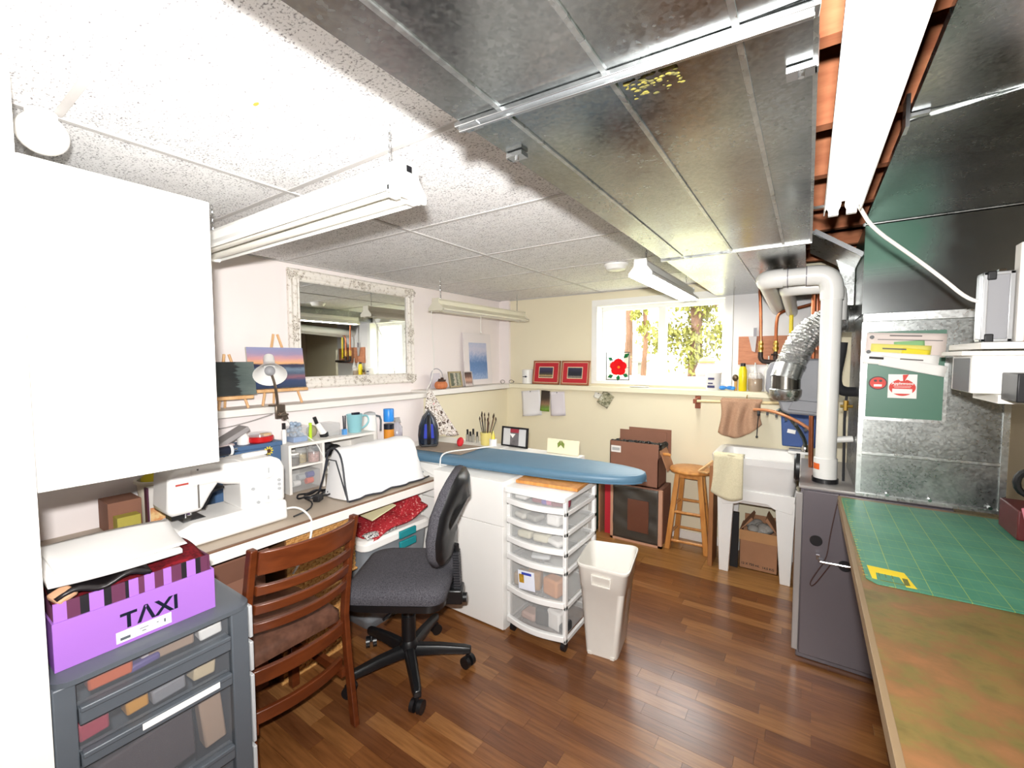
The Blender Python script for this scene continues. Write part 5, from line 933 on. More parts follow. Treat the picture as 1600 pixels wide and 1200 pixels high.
# ================================================================== CHAIRS
def chairs():
    # wooden ladder-back chair, back towards the camera (local: +x = behind the sitter)
    c = Thing('ladderback_chair', 'reddish-brown wooden ladder-back chair pulled up to the desk', 'chair', (-1.72, .86, 0)); cy = .862
    def post(sy): return B().loft([[(x+dx*.5, cy+sy+dy*.5, z) for dx, dy in ((-.034, -.024), (.034, -.024), (.034, .024), (-.034, .024))] for x, z in ((-1.50, 0), (-1.54, .3), (-1.552, .46), (-1.52, .7), (-1.475, .885))])
    for sy in (-.192, .192): c.add('back_post', post(sy), CHAIRW, bevel=.004)
    def slat(z, h, th=.018, dip=.045):
        out = []
        for k in range(13):
            t = k/12; y = cy-.18+.36*t; bow = dip*4*t*(1-t); xz = lambda zz: -1.50+(zz-.7)*.23 if zz > .55 else -1.545 + (zz-.46)*.1
            out.append([(xz(z0)+bow+dx, y, z0) for dx, z0 in ((-th/2, z-h/2), (th/2, z-h/2), (th/2, z+h/2), (-th/2, z+h/2))])
        return B().loft(out)
    c.add('top_rail', slat(.835, .085), CHAIRW, bevel=.004)
    for z in (.735, .665, .595): c.add('back_slat', slat(z, .036), CHAIRW, bevel=.003)
    c.add('seat', B().loft([[(x, y, z) for x, y in rrect(-1.935+d, -1.57-d, .665+d, 1.06-d, .04)] for d, z in ((0, .425), (0, .455), (.02, .478), (.09, .49))]), m_fabric('brown_leather', '4f3428', '634234', 20, .5), sharp=60)
    c.add('seat_rail', slat(.405, .055, .02, .03), CHAIRW, bevel=.003); c.add('lower_rail', slat(.25, .048, .02, .03), CHAIRW, bevel=.003)
    for y in (.69, 1.035): c.add('side_rail', B().box(-1.91, -1.56, y-.011, y+.011, .385, .425), CHAIRW); c.add('side_stretcher', B().box(-1.91, -1.54, y-.01, y+.01, .2, .235), CHAIRW)
    for y in (.69, 1.035): c.add('front_leg', B().box(-1.94, -1.905, y-.018, y+.018, 0, .425), CHAIRW, bevel=.003)
    c.add('front_rail', B().box(-1.93, -1.912, .71, 1.015, .385, .425), CHAIRW)
    # task chair; local +x is where the sitter faces
    t = Thing('task_chair', 'charcoal fabric swivel office chair with black five-star base', 'chair', (-1.565, 1.41, 0), rz=212)
    BP = mat('chair_black', '141416', .35)
    t.add('base_hub', B().lathe((0, 0, .07), [(.035, 0), (.045, .01), (.045, .06), (.034, .08)], 20), BP)
    for k in range(5):
        a = R(72*k+40); u = Vector((math.cos(a), math.sin(a), 0)); s = Vector((-u.y, u.x, 0)); arm = []
        for d, w, h, z in ((.02, .026, .05, .1), (.15, .024, .042, .1), (.27, .02, .034, .092), (.3, .016, .03, .088)): arm.append([u*d + s*q*w + Vector((0, 0, z+v*h/2)) for q, v in ((-1, -1), (1, -1), (1, .3), (.6, 1), (-.6, 1), (-1, .3))])
        o = t.add('base_arm', B().loft(arm), BP, bevel=.004); p = u*.285; ca = a+.9; w = Vector((math.cos(ca), math.sin(ca), 0))
        cst = B()
        for sg in (-1, 1): cst.cyl(p + w*(sg*.008) + Vector((0, 0, .028)), p + w*(sg*.027) + Vector((0, 0, .028)), .028, n=18)
        cst.cyl(p + Vector((0, 0, .03)), p + Vector((0, 0, .08)), .008, n=8); t.add('caster', cst, BP, parent=o)
    t.add('gas_lift', B().cyl((0, 0, .14), (0, 0, .4), .026, n=18).cyl((0, 0, .14), (0, 0, .27), .034, n=18), BP); t.add('mechanism', B().box(-.12, .1, -.06, .06, .375, .405), BP, bevel=.006); t.add('height_lever', B().tube([(.02, .05, .385), (.03, .2, .385), (.04, .24, .39)], .006, 8), BP)
    def sr(d, z, k=1): return [(x, y, z + (0 if not k else .012*math.cos((x)*6))) for x, y in rrect(-.215+d, .235-d, -.228+d, .228-d, .075, 6)]
    t.add('seat_shell', B().loft([sr(.03, .402, 0), sr(.005, .408, 0), sr(0, .44, 0)]), BP); t.add('seat_cushion', B().loft([sr(0, .435), sr(-.006, .46), sr(.0, .487), sr(.03, .502), sr(.1, .508)]), CHARC, sharp=60)
    def br(w0, dx, th=0):  # backrest outline in local y,z
        pts = []
        for y, z in ((-.2, .6), (-.205, .68), (-.19, .8), (-.155, .92), (-.11, .975), (-.05, .99), (.05, .99), (.11, .975), (.155, .92), (.19, .8), (.205, .68), (.2, .6), (.16, .545), (.08, .525), (-.08, .525), (-.16, .545)):
            lean = -(z-.53)*.14 + .25*(y*y)*1.4 + .03*math.sin((z-.53)*7); z2 = .99-(.99-z)*.92; pts.append((-.19+lean+dx, y*w0, .775+(z2-.775)*w0))
        return pts
    t.add('backrest_cushion', B().loft([br(.9, .038), br(.98, .028), br(1, .008), br(.985, -.008)]), CHARC, sharp=60); t.add('backrest_shell', B().loft([br(.985, -.006), br(.96, -.024), br(.8, -.042), br(.4, -.05)]), BP, sharp=60)
    t.add('spine_bar', B().tube([(-.06, 0, .39), (-.17, 0, .385), (-.225, 0, .41), (-.24, 0, .5), (-.235, 0, .62)], .014, 10, 1), BP); bel = B()
    for i in range(14): bel.obox((-.243+.0006*i, 0, .42+.0125*i), (.03, .055, .009))
    t.add('bellows', bel, mat('bellows', '2c2c30', .5)); t.add('adjust_box', B().box(-.268, -.16, -.045, .045, .345, .415), BP, bevel=.008); t.add('adjust_knob', B().cyl((-.26, 0, .36), (-.285, 0, .36), .022, n=14), BP)
chairs()

# ================================================================== NEAR LEFT: GREY DRAWER CART AND BOX
def near_left():  # tower, box and contents scaled down about the camera, baked into these coordinates
    k = Thing('grey_drawer_tower', 'dark grey plastic drawer tower with clear drawer fronts at the near left', 'drawer tower', (-1.62, .42, 0)); x0, x1, y0, y1 = -1.78, -1.45, .204, .64
    body = B()
    for a in ((y0, y0+.042), (y1-.05, y1)): body.box(x0, x1, a[0], a[1], 0, .719)
    body.box(x0, x0+.02, y0+.043, y1-.051, 0, .719)
    k.add('cabinet_frame', body, GREYP, bevel=.004); k.add('top', B().loft([[(x, y, z) for x, y in rrect(x0+d, x1+.011-d, y0-.002+d, y1+.011-d, .045)] for d, z in ((0, .719), (0, .732), (.015, .737))]), GREYP)
    zs = [(.651, .718), (.533, .600), (.30, .490), (.03, .25)]; lows = [.602, .492, .252, .0]; rg = random.Random(3)
    cols = [[(mat('orange_card', 'd0602a', .6), .32, .09, .8), (mat('tan_card', 'a58a74', .6), .45, .12, .6), (PAPER, .55, .06, .55), (mat('violet_card', '5a4a8a', .6), .39, .07, .3), (mat('pale_card', 'c8c0c0', .6), .41, .05, .75)], [(mat('crimson_fold', 'b03048', .7), .28, .06, .7), (mat('amber_fold', 'd8982a', .7), .37, .05, .8), (mat('grey_fold', '8a8a90', .7), .44, .08, .6), (mat('cream_fold', 'd8c4a0', .7), .53, .06, .8)], [(mat('dark_fold', '4a4044', .8), .39, .22, .8), (mat('tan_fold', 'b59a84', .8), .55, .06, .9)], [(mat('grey_fold', '8a8a90', .7), .42, .24, .8)]]
    DF = clear('smoke_clear', '8f9298', .16, .1)
    for i, ((z0, z1), zl) in enumerate(zip(zs, lows)):
        d = k.add('drawer', B().box(x1-.02, x1-.014, y0+.045, y1-.053, z0, z1), DF, sharp=0); k.add('drawer_rail', B().box(x1-.035, x1+.004, y0+.044, y1-.052, zl+.004, z0), GREYP, parent=d, bevel=.004); k.add('drawer_lip', B().box(x1-.012, x1+.008, y0+.046, y1-.054, z0-.012, z0+.002), GREYP, parent=d, bevel=.003)
        k.add('pull_tab', B().box(x1-.03, x1+.004, y1+.001, y1+.012, zl+.012, z1), LGREY, parent=d, bevel=.003, label='light grey side tab')
        for m, y, w, hf in cols[i]: h = (z1-z0)*hf; k.add('drawer_contents', B().obox((x1-.06-.02*rg.random(), y, z0+.004+h/2), (.05, w, h), rotm(rg.uniform(-6, 6), 0, rg.uniform(-6, 6))), m, parent=d, bevel=.006)
    k.add('label_strip', B().box(x1+.0083, x1+.0093, .365, .55, .512, .53), PAPER, label='white paper strip')
    b = Thing('purple_shoe_box', 'open purple cardboard box printed TAXI on the grey drawer tower', 'box', (-1.63, .39, .738)); X0, X1 = -1.763, -1.496; Y0, Y1, Z0, Z1, Z2 = .219, .5675, .738, .86, .906
    b.add('outer_wall', B().box(X1-.004, X1, Y0, Y1, Z0, Z1).box(X0, X1-.0045, Y1-.004, Y1, Z0, Z1).box(X0, X1-.0045, Y0, Y0+.004, Z0, Z1).box(X0, X0+.004, Y0+.0045, Y1-.0045, Z0, Z1), PURPLE); b.add('floor_panel', B().box(X0+.005, X1-.005, Y0+.005, Y1-.005, Z0, Z0+.004), PURPLE)
    DKB = mat('black_card', '16131a', .5); seq = [(PURPLE, .024), (PLUM, .024), (DKB, .017), (PURPLE, .028), (DKB, .015), (PLUM, .028), (DKB, .0075), (PURPLE, .0205), (PLUM, .013), (PURPLE, .0225), (PLUM, .0205), (PURPLE, .0187), (PLUM, .0243), (DKB, .013), (PURPLE, .0225), (DKB, .013), (PLUM, .0187)]; y = Y0+.004
    for m, w in seq: b.add('striped_panel', B().box(X1-.009, X1-.005, y, y+w, Z0+.02, Z2), m, sharp=0); y += w
    b.add('inner_wall', B().box(X0+.005, X1-.0095, Y1-.012, Y1-.007, Z0+.02, Z2-.003).box(X0+.005, X0+.009, Y0+.006, Y1-.0125, Z0+.02, Z2), PLUM)
    lettering('lettering', 'T\u039bXI', .058, (0, 1, 0), (0, 0, 1), (X1+.0006, .4095, .783), NAVY, b.o, b.loc)
    lb = b.add('size_label', B().box(X1+.0004, X1+.0016, .334, .455, .7475, .7773), PAPER); pl = B()
    for ya, yb, za, zb in ((.342, .363, .753, .7605), (.383, .402, .764, .766), (.388, .397, .756, .7585), (.421, .425, .7635, .766), (.4375, .4415, .757, .767), (.373, .3735, .75, .775), (.411, .4115, .75, .775)): pl.box(X1+.0014, X1+.0022, ya, yb, za, zb)
    b.add('label_print', pl, GREYP, parent=lb)
    RV = m_fabric('dark_red_velvet', '4a0d14', '7a141e', 60); BK = mat('black_satin', '1a1618', .4)
    f = Thing('red_fabric_bundle', 'dark red and black fabric stuffed in the purple box', 'fabric', (-1.63, .39, .87)); f.add('red_cloth', B().grid(lambda u, v: Vector((-1.748+.236*u, .229+.325*v, .896+.012*math.sin(u*3.0)+.007*math.sin(v*13+u*4)-.008*(1-v))), 14, 20), RV, solid=.011); f.add('black_cloth', B().grid(lambda u, v: Vector((-1.69+.19*u, .229+.187*v, .912+.009*math.sin(v*11+u*6)+.006*u)), 10, 12), BK, solid=.009)
    single('crumpled_tan_paper', 'crumpled tan paper at the left corner of the purple box', 'paper', B().obox((-1.524, .245, .916), (.045, .042, .019), rotm(20, 15, 20)), mat('tan_paper', 'c79a78', .8), bevel=.006)
    W2 = mat('sheet_white', 'f5f3f1', .85)
    for i, (lb_, yo, zo, sx) in enumerate((('stack of white paper sheets lying on the purple box', 0, 0, 1), ('loose white sheet on top of the paper stack', .019, .012, .93))):
        t = Thing('paper_stack' if i == 0 else 'paper_sheet', lb_, 'paper', (-1.64, .37+yo, .937+zo)); t.add('sheets', B().grid(lambda u, v: Vector((-1.805+.29*u*sx, .22+yo+.313*v*(1-.12*u), .942+zo+.007*math.sin(u*4+v*3)+.012*(1-v)-.01*u*v)), 12, 12), W2, solid=.011 if i == 0 else .002)
near_left()
# ================================================================== BIN, BOXES, STOOL, TUB
def back_things():
    w = Thing('waste_bin', 'tall white plastic waste bin standing on the floor by the drawer cart', 'waste bin', (-.82, 2.11, 0)); WP = mat('bin_white', 'e9e5dd', .45, var=.02)
    top = [(-.93, 1.945), (-.675, 1.962), (-.735, 2.3), (-.985, 2.235)]; bot = [(-.905, 1.995), (-.742, 2.015), (-.775, 2.26), (-.93, 2.225)]
    def ring(s, z, inset=0, r=.16):
        P = [Vector(b).lerp(Vector(t), s) for b, t in zip(bot, top)]; c = sum(P, Vector((0, 0)))/4; P = [c+(p-c)*(1-inset) for p in P]; out = []
        for i in range(4):
            a, b, d = P[i-1], P[i], P[(i+1) % 4]
            for t in (0, .25, .5, .75, 1):
                q0 = b.lerp(a, r); q1 = b.lerp(d, r); m = q0.lerp(b, t).lerp(b.lerp(q1, t), t); out.append((m.x, m.y, z))
        return out
    w.add('shell', B().loft([ring(0, .0), ring(.02, .012), ring(.72, .36), ring(.74, .362, -.012), ring(.97, .462, -.012), ring(1, .47, -.05), ring(1.0, .482, -.05), ring(1.0, .484, -.01), ring(1, .47, .03), ring(.1, .03, .05)]), WP, sharp=50)
    def fp(t, q, o=.006):  # point on the front face: t along the width, q up the height
        lo = Vector(bot[0]).lerp(Vector(bot[1]), t); hi = Vector(top[0]).lerp(Vector(top[1]), t); m = lo.lerp(hi, q); return (m.x, m.y-o, .482*q)
    hr = B()
    for t0, t1, q0, q1 in ((.3, .7, .9, .915), (.3, .7, .8, .815), (.3, .32, .815, .9), (.68, .7, .815, .9)): hr.loft([[fp(t0, q0, o), fp(t1, q0, o), fp(t1, q1, o), fp(t0, q1, o)] for o in (.002, .009)])
    w.add('handle_frame', hr, WP, bevel=.001)
    for t in (.1, .8): w.add('foot', B().loft([[fp(t, .0, o), fp(t+.12, .0, o), fp(t+.12, .03, o), fp(t, .03, o)] for o in (-.01, .004)]), WP)
    # carton stack
    b1 = Thing('plastic_wrapped_case', 'low carton faced with dark plastic-wrapped panel at the bottom of the box stack', 'box', (-1.12, 3.6, 0)); b1.add('carton', B().box(-1.33, -.93, 3.47, 3.76, 0, .455), CARDD); PK = mat('corner_board', 'c99a80', .7)
    fr = B()
    for a in ((-1.34, -1.318, .0, .46), (-.945, -.915, .0, .46)): fr.box(a[0], a[1], 3.445, 3.475, a[2], a[3])
    fr.box(-1.34, -.915, 3.445, 3.475, 0, .018); b1.add('corner_boards', fr, PK); pw = b1.add('wrapped_panel', B().grid(lambda u, v: Vector((-1.318+.373*u, 3.45+.006*math.sin(9*u+14*v)*math.sin(5*v), .018+.44*v)), 24, 24), mat('dark_film', '45413c', .35, var=.08), solid=.006); b1.add('brown_centre', B().box(-1.19, -1.02, 3.437, 3.446, .1, .36), mat('film_brown', '6a4030', .45), parent=pw)
    b2 = Thing('brown_moving_box', 'brown open carton with black bag on top of the box stack', 'box', (-1.12, 3.6, .46)); b2.add('walls', B().box(-1.37, -.965, 3.5, 3.506, .462, .815).box(-1.37, -1.364, 3.5, 3.74, .462, .8).box(-.971, -.965, 3.5, 3.74, .462, .7).box(-1.37, -.965, 3.734, 3.74, .462, .88).box(-1.37, -.965, 3.5, 3.74, .462, .468), CARDD); b2.add('rear_flap', B().box(-1.29, -.93, 3.742, 3.748, .7, .905), CARDD); b2.add('side_flap', B().obox((-.925, 3.6, .69), (.005, .2, .17), rotm(0, -22, 0)), CARD)
    lb = b2.add('shipping_label', B().box(-1.36, -1.275, 3.4975, 3.4995, .72, .775), PAPER); b2.add('bar_code', B().box(-1.35, -1.285, 3.4965, 3.4976, .735, .76), LGREY, parent=lb)
    bag = B(); rg = random.Random(12)
    for i in range(30): bag.sphere((-1.36+.4*i/29, 3.52+rg.random()*.03, .81+rg.gauss(0, .006)), .02, (1, .9, .8), 6)
    for i in range(14): bag.sphere((-.985+rg.gauss(0, .008), 3.54+.18*i/13, .79-.02*rg.random()), .024, (1, 1, 1), 6)
    for i in range(20): bag.sphere((-1.34+.34*rg.random(), 3.56+.15*rg.random(), .76), .06, (1, 1, .6), 6)
    single('black_bin_bag', 'black plastic bag stuffed in the brown open carton', 'bag', bag, mat('bag_black', '111113', .3, var=.2, vs=40, bump=.6, bs=50)); single('wooden_stick', 'amber wooden stick poking out of the brown open carton', 'stick', B().tube([(-.965, 3.56, .735), (-.9, 3.54, .74), (-.88, 3.54, .735)], .012, 8), PINEO)
    r = Thing('red_folder_carton', 'upright carton with red folder left of the wrapped case', 'box', (-1.4, 3.56, 0)); r.add('carton', B().box(-1.47, -1.455, 3.5, 3.75, 0, .47), CARD); r.add('carton_back', B().box(-1.47, -1.345, 3.745, 3.76, 0, .46), CARDD); r.add('red_folder', B().box(-1.42, -1.35, 3.52, 3.74, .0, .42), mat('folder_red', 'c42a3a', .5))
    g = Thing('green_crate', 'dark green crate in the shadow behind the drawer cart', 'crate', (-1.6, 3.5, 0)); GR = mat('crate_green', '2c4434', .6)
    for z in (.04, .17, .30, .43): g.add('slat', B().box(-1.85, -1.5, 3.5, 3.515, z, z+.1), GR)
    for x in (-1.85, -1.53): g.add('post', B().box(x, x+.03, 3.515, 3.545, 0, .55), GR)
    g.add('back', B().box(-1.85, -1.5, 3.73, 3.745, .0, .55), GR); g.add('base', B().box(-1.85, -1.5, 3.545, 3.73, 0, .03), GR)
    # stool
    s = Thing('wooden_stool', 'round-topped amber wooden stool in front of the back wall', 'stool', (-.745, 3.59, 0)); cx, cy = -.735, 3.585
    s.add('seat', B().lathe((cx, cy, .615), [(.13, 0), (.155, .006), (.16, .018), (.155, .028), (.14, .032)], 32), PINEO)
    ft = [(-.885, 3.5), (-.6, 3.52), (-.615, 3.71), (-.865, 3.70)]; tp = [(-.82, 3.525), (-.66, 3.53), (-.665, 3.65), (-.805, 3.645)]; legs = []
    for (fx, fy), (tx, ty) in zip(ft, tp): s.add('leg', B().loft([[(fx+a*.02, fy+b*.02, 0) for a, b in ((-1, -1), (1, -1), (1, 1), (-1, 1))], [(tx+a*.018, ty+b*.018, .615) for a, b in ((-1, -1), (1, -1), (1, 1), (-1, 1))]]), PINEO, bevel=.004); legs.append((Vector((fx, fy, 0)), Vector((tx, ty, .615))))
    def at(i, z): a, b = legs[i]; return a.lerp(b, z/.615)
    for i, j, z in ((0, 1, .07), (0, 1, .30), (1, 2, .13), (1, 2, .36), (2, 3, .12), (2, 3, .36), (3, 0, .13), (3, 0, .36)): s.add('rung', B().cyl(at(i, z), at(j, z), .011, n=10), PINEO)
    s.add('apron', B().box(-.83, -.65, 3.515, 3.53, .575, .615).box(-.83, -.65, 3.64, 3.655, .575, .615), PINEO)
    k = Thing('folded_wood_frame', 'folded slim wooden frame leaning on the stool seat and wall board', 'frame', (-.6, 3.52, .65)); 
    for o in (0, .03): k.add('bar', B().tube([(-.655+o*.3, 3.45+o, .66-o*.3), (-.57, 3.5+o, .735)], .011, 6), PINE)
    k.add('cross_bar', B().tube([(-.65, 3.45, .66), (-.6, 3.47, .65), (-.575, 3.52, .66)], .01, 6), PINE); k.add('brace', B().cyl((-.58, 3.52, .66), (-.575, 3.515, .73), .008, n=6), PINE)
    single('leaning_plank', 'upright brown plank standing between stool and laundry tub', 'plank', B().box(-.565, -.535, 3.36, 3.56, 0, .735), m_wood('brown_plank', '8a5a38', 'a87448', (14, 14, 2), .5), bevel=.002)
    # laundry tub
    t = Thing('laundry_tub', 'white plastic laundry tub on tapered legs', 'laundry tub', (-.28, 3.52, 0)); TW = mat('tub_white', 'f2f1ef', .35, var=.01)
    def rr(x0, x1, y0, y1, z, r=.05): return [(x, y, z) for x, y in rrect(x0, x1, y0, y1, r, 5)]
    t.add('basin', B().loft([rr(-.47, -.07, 3.36, 3.70, .5), rr(-.485, -.06, 3.345, 3.71, .53), rr(-.525, -.025, 3.31, 3.74, .78), rr(-.54, -.005, 3.29, 3.75, .785), rr(-.545, 0.0, 3.285, 3.755, .83, .06), rr(-.53, -.015, 3.3, 3.745, .835), rr(-.5, -.045, 3.33, 3.715, .825), rr(-.46, -.09, 3.37, 3.68, .54)]), TW, sharp=45)
    t.add('front_apron', B().prism([(-.505, .6), (-.04, .6), (-.055, .48), (-.16, .5), (-.2, .525), (-.34, .525), (-.38, .5), (-.47, .48)], 3.325, 3.345, 'y'), TW, bevel=.004)
    for x0, x1, b0, b1 in ((-.505, -.40, -.485, -.425), (-.155, -.04, -.115, -.055)):
        for y in (3.335, 3.69): t.add('leg', B().loft([[(b0, y, 0), (b1, y, 0), (b1, y+.04, 0), (b0, y+.04, 0)], [(x0, y-.01, .56), (x1, y-.01, .56), (x1, y+.045, .56), (x0, y+.045, .56)]]), TW, bevel=.004)
    t.add('faucet_deck', B().box(-.1, .03, 3.62, 3.76, .83, .85), TW, bevel=.006)
    sp = Thing('tub_faucet', 'long dark swing spout faucet at the back right of the tub', 'faucet', (-.02, 3.68, .85)); DG = mat('faucet_grey', '5a625e', .3, .7); sp.add('body', B().lathe((.0, 3.65, .852), [(.025, 0), (.025, .03), (.016, .05)], 14), CHROME); sp.add('spout', B().tube([(.0, 3.65, .87), (.0, 3.61, .93), (-.05, 3.52, 1.04), (-.12, 3.49, 1.135), (-.15, 3.48, 1.155), (-.165, 3.48, 1.14)], .012, 10, 1), DG); sp.add('aerator', B().cyl((-.166, 3.48, 1.145), (-.17, 3.48, 1.115), .015, n=12), CHROME)
    hg = Thing('clip_hanger', 'curved copper-coloured hanger bar with dark clips over the tub', 'hanger', (-.1, 3.5, 1.05)); hg.add('bar', B().tube([(-.3, 3.42, 1.15), (-.2, 3.35, 1.158), (-.1, 3.3, 1.13), (-.02, 3.28, 1.09), (.03, 3.26, 1.055)], .01, 8, 2), mat('hanger_copper', 'c08058', .4, .3))
    for i in range(6): tt = i/5; p = Vector((-.27, 3.39, 1.135)).lerp(Vector((.0, 3.27, 1.055)), tt) + Vector((0, 0, .022*math.sin(tt*3.1))); hg.add('clip', B().obox(p, (.014, .014, .02)), BLACK)
    single('hanging_tassel', 'thin dark cord with beads hanging from the hanger bar', 'cord', B().tube([(-.285, 3.585, 1.1), (-.29, 3.585, 1.02), (-.292, 3.585, .94)], .0035, 6).sphere((-.292, 3.585, .935), .009, n=6).cyl((-.285, 3.585, 1.09), (-.285, 3.585, 1.12), .01, n=8), BLACK)
    CT = m_fabric('cream_towel', 'd8cfae', 'e6ddbf', 160)
    def tw(u, v): 
        return Vector((-.525+.185*u-.03*v*(1-u)*max(0, v-.5), 3.272-.006*math.sin(u*8+v*2), .842-.29*v*(1+.12*math.sin(u*3.1)-.08*(1-u))))
    c = Thing('cream_towel', 'cream towel draped over the front rim of the laundry tub', 'towel', (-.43, 3.28, .55)); c.add('front_fall', B().grid(tw, 16, 14), CT, solid=.006); c.add('rim_fold', B().grid(lambda u, v: Vector((-.525+.185*u, 3.272+.075*v, .842+.004*math.sin(v*3.14))), 10, 5), CT, solid=.006); c.add('inner_fall', B().grid(lambda u, v: Vector((-.5+.15*u, 3.347+.01*v, .84-.08*v)), 8, 4), CT, solid=.005)
    # carton under tub
    x = Thing('wine_carton', 'open carton printed 12 X 750 mL 14.5 KG under the laundry tub', 'box', (-.25, 3.56, 0)); x0, x1, y0, y1 = -.372, -.133, 3.46, 3.66
    x.add('walls', B().box(x0, x1, y0, y0+.005, 0, .275).box(x0, x0+.005, y0, y1, 0, .28).box(x1-.005, x1, y0, y1, 0, .28).box(x0, x1, y1-.005, y1, 0, .28).box(x0, x1, y0, y1, 0, .005), CARD); x.add('front_flap', B().obox((-.2525, 3.453, .245), (.242, .004, .075), rotm(6, 0, 0)), CARD2)
    x.add('side_flap', B().prism([(-.37, .275), (-.366, .275), (-.29, .36), (-.3, .375)], 3.47, 3.65, 'y'), CARD); x.add('side_flap', B().prism([(-.135, .275), (-.139, .275), (-.215, .365), (-.205, .39)], 3.47, 3.65, 'y'), CARD); x.add('rear_flap', B().box(-.36, -.14, 3.655, 3.66, .27, .34), CARD)
    lettering('lettering', '12 X 750 mL', .022, (1, 0, 0), (0, 0, 1), (-.30, 3.4595, .03), BLACK, x.o, x.loc); lettering('lettering', '14.5 KG', .022, (1, 0, 0), (0, 0, 1), (-.19, 3.4595, .025), BLACK, x.o, x.loc)
    pl = B(); rg = random.Random(6)
    for _ in range(14): pl.sphere((-.25+rg.uniform(-.08, .08), 3.55+rg.uniform(-.06, .06), .26+rg.uniform(0, .04)), .04, (1, 1, .8), 6)
    single('clear_plastic_bundle', 'crumpled clear plastic packaging inside the printed carton', 'packaging', pl, clear('crumple_clear', 'b5b2ac', .6))
    single('black_board', 'black upright board behind the front left tub leg', 'board', B().box(-.43, -.378, 3.44, 3.47, 0, .4), mat('board_black', '18181b', .5), bevel=.002); single('black_bag_strip', 'black folded sheet behind the right tub leg', 'sheet', B().prism([(-.13, .42), (-.09, .36), (-.08, .17), (-.1, .17), (-.125, .26)], 3.62, 3.64, 'y'), mat('sheet_black', '17171a', .5))
    single('tan_side_carton', 'tan carton between tub and furnace', 'box', B().box(-.045, .06, 3.4, 3.7, 0, .36), CARD, bevel=.002)
back_things()

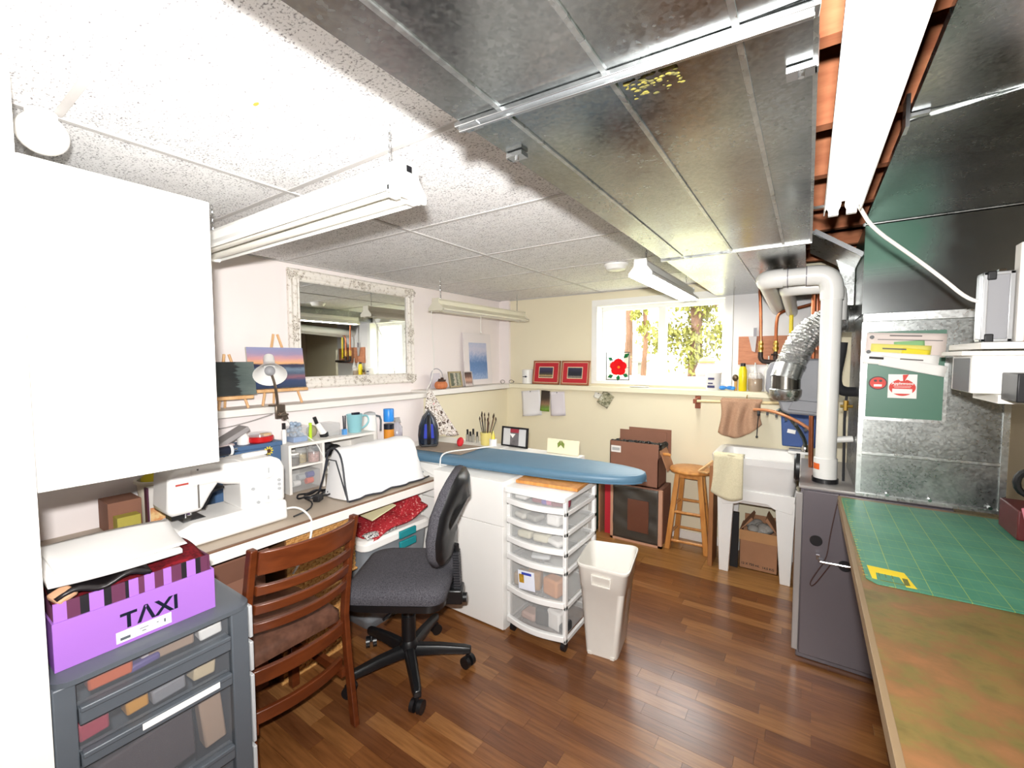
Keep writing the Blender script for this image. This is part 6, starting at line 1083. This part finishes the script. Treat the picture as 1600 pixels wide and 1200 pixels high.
# ================================================================== RIGHT: BENCH AND SHELF
def right_side():
    b = Thing('work_bench', 'work bench with mottled brown laminate top at the right', 'bench', (.55, 1.4, 0)); LM = m_laminate(); EG = mat('bench_edge', '8a7458', .5)
    b.add('top', B().box(.145, .97, .15, 2.515, .825, .86), LM); b.add('edge_band', B().box(.133, .146, .15, 2.515, .823, .8605), EG, bevel=.001); b.add('end_panel', B().box(.3, .95, .2, .24, 0, .825), CARDD); b.add('leg', B().box(.88, .95, 2.4, 2.47, 0, .825), CARDD); b.add('back_rail', B().box(.94, .965, .24, 2.4, .6, .825), CARDD); b.add('shelf_panel', B().box(.33, .95, .24, 2.38, .2, .225), CARDD)
    for y in (.9, 1.6): b.add('inner_panel', B().box(.33, .94, y, y+.02, .225, .825), CARDD)
    m = Thing('cutting_mat', 'green self-healing cutting mat with yellow grid on the bench', 'mat', (.42, 2.03, .861)); m.add('mat', B().prism([(.145, 2.475), (.68, 2.475), (.72, 2.44), (.9, 1.635), (.88, 1.61), (.18, 1.575), (.158, 1.6), (.142, 2.45)], .861, .8635, 'z'), m_mat())
    YS = mat('mat_yellow', 'f0d22a', .5); q = m.add('corner_print', B().prism([(.168, 1.70), (.254, 1.695), (.268, 1.595), (.245, 1.594), (.238, 1.655), (.185, 1.655), (.183, 1.605), (.172, 1.606)], .8636, .8642, 'z'), YS); m.add('print_line', B().box(.19, .25, 1.602, 1.606, .8641, .8644).box(.243, .255, 1.605, 1.65, .8642, .8646).box(.19, .192, 1.63, 1.655, .8641, .8644).box(.205, .207, 1.63, 1.655, .8641, .8644).box(.22, .222, 1.63, 1.655, .8641, .8644), mat('print_brown', '6a6a30', .6), parent=q)
    tk = B()
    for i in range(33): tk.box(.152, .158+(.006 if i % 4 == 0 else 0), 1.62+i*.0254, 1.6215+i*.0254, .8636, .8639)
    m.add('ruler_ticks', tk, YS, kind='stuff')
    # shelf with silver case
    s = Thing('right_shelf', 'white shelf board fixed to the right wall above the bench', 'shelf', (.7, 1.95, 1.525)); s.add('board', B().box(.42, .998, 1.84, 2.2, 1.527, 1.547), WHITE, bevel=.002); s.add('bracket', B().box(.6, .62, 1.9, 2.15, 1.5, 1.527), STEEL)
    c = Thing('silver_tool_case', 'grey tool case with aluminium edges and black corners on the right shelf', 'case', (.5, 2.0, 1.548)); AL = mat('aluminium_profile', 'd5d7da', .3, .8); PG = mat('case_grey', '8f8f93', .5); x0, x1, y0, y1, z0, z1 = .43, .497, 1.9, 1.965, 1.549, 1.758
    c.add('panel', B().box(x0+.004, x1-.004, y0+.004, y1-.004, z0+.004, z1-.004), PG)
    for (x, y) in ((x0, y0), (x1-.012, y0), (x0, y1-.012), (x1-.012, y1-.012)): c.add('edge_profile', B().box(x, x+.012, y, y+.012, z0, z1), AL, bevel=.002)
    for z in (z0, z1-.01): c.add('edge_profile', B().box(x0, x0+.01, y0, y1, z, z+.01).box(x0, x1, y0, y0+.01, z, z+.01), AL, bevel=.002)
    c.add('left_profile', B().box(x0-.004, x0+.004, y0+.02, y1-.02, z0+.01, z1-.01), AL)
    for z in (z0, z1-.022): c.add('corner_guard', B().box(x0+.008, x0+.028, y0-.003, y0+.014, z-.002, z+.024), BLACK, bevel=.003)
    c.add('latch', B().box(x0+.034, x0+.05, y0+.01, y0+.03, z1, z1+.008), CHROME)
    f = Thing('white_framed_board', 'orange wooden board with white edge standing beside the tool case', 'board', (.56, 2.0, 1.548)); f.add('panel', B().box(.515, .62, 1.9, 1.93, 1.549, 1.82), mat('orange_wood', 'b8683a', .5, var=.08)); f.add('edge', B().box(.5, .517, 1.885, 1.932, 1.549, 1.835), WHITE, bevel=.003)
    w = Thing('white_wall_box', 'white box with dark grey side hanging under the right shelf', 'box', (.5, 2.0, 1.39)); w.add('body', B().box(.416, .55, 1.9, 2.12, 1.392, 1.51), GLOSSW, bevel=.004); w.add('side_panel', B().box(.4145, .417, 1.92, 2.1, 1.395, 1.5), mat('side_grey', '4a4a4e', .5)); w.add('top_lip', B().box(.39, .56, 1.89, 2.14, 1.508, 1.522), WHITE, bevel=.002)
    single('black_wall_box', 'black box next to the white box under the right shelf', 'box', B().box(.475, .6, 1.76, 1.88, 1.378, 1.458), BLACK, bevel=.003)
    single('box_support', 'white bracket strip under the black box', 'bracket', B().box(.47, .998, 1.88, 2.12, 1.365, 1.391), WHITE)
    # jar with scissors
    j = Thing('tool_caddy', 'dark red caddy holding tools at the far right of the bench', 'caddy', (.64, 2.33, .861)); RC = mat('caddy_red', '5a1c1e', .5, var=.1); j.add('box', B().box(.62, .78, 2.22, 2.4, .865, .97), RC, bevel=.004); 
    sc = Thing('black_scissors', 'black-handled scissors standing in the red caddy', 'scissors', (.65, 2.3, .97))
    for o in (0, .055): sc.add('handle', B().tube([(.655+o+.03*math.cos(a), 2.27, 1.06+.042*math.sin(a)) for a in (2*math.pi*i/14 for i in range(15))], .011, 8), BLACK)
    sc.add('blade', B().box(.675, .69, 2.267, 2.273, .972, 1.03), STEEL); sc.add('pivot', B().cyl((.682, 2.262, 1.0), (.682, 2.278, 1.0), .008, n=10), BRASS)
    pk = Thing('pink_clip', 'pink zigzag clip hooked over the red caddy edge', 'clip', (.64, 2.21, .9)); pk.add('zigzag', B().tube([(.63, 2.2, .985), (.638, 2.2, .93), (.65, 2.2, .975), (.662, 2.2, .93), (.67, 2.2, .985)], .009, 8), mat('clip_pink', 'e88aa0', .4))
    single('bench_side_strip', 'brown wood strip along the far right bench edge', 'strip', B().box(.82, .9, 1.7, 2.4, .866, .9), m_wood('strip_brown', '5a3420', '7a4a2c', (3, 14, 14), .5), bevel=.003)
right_side()
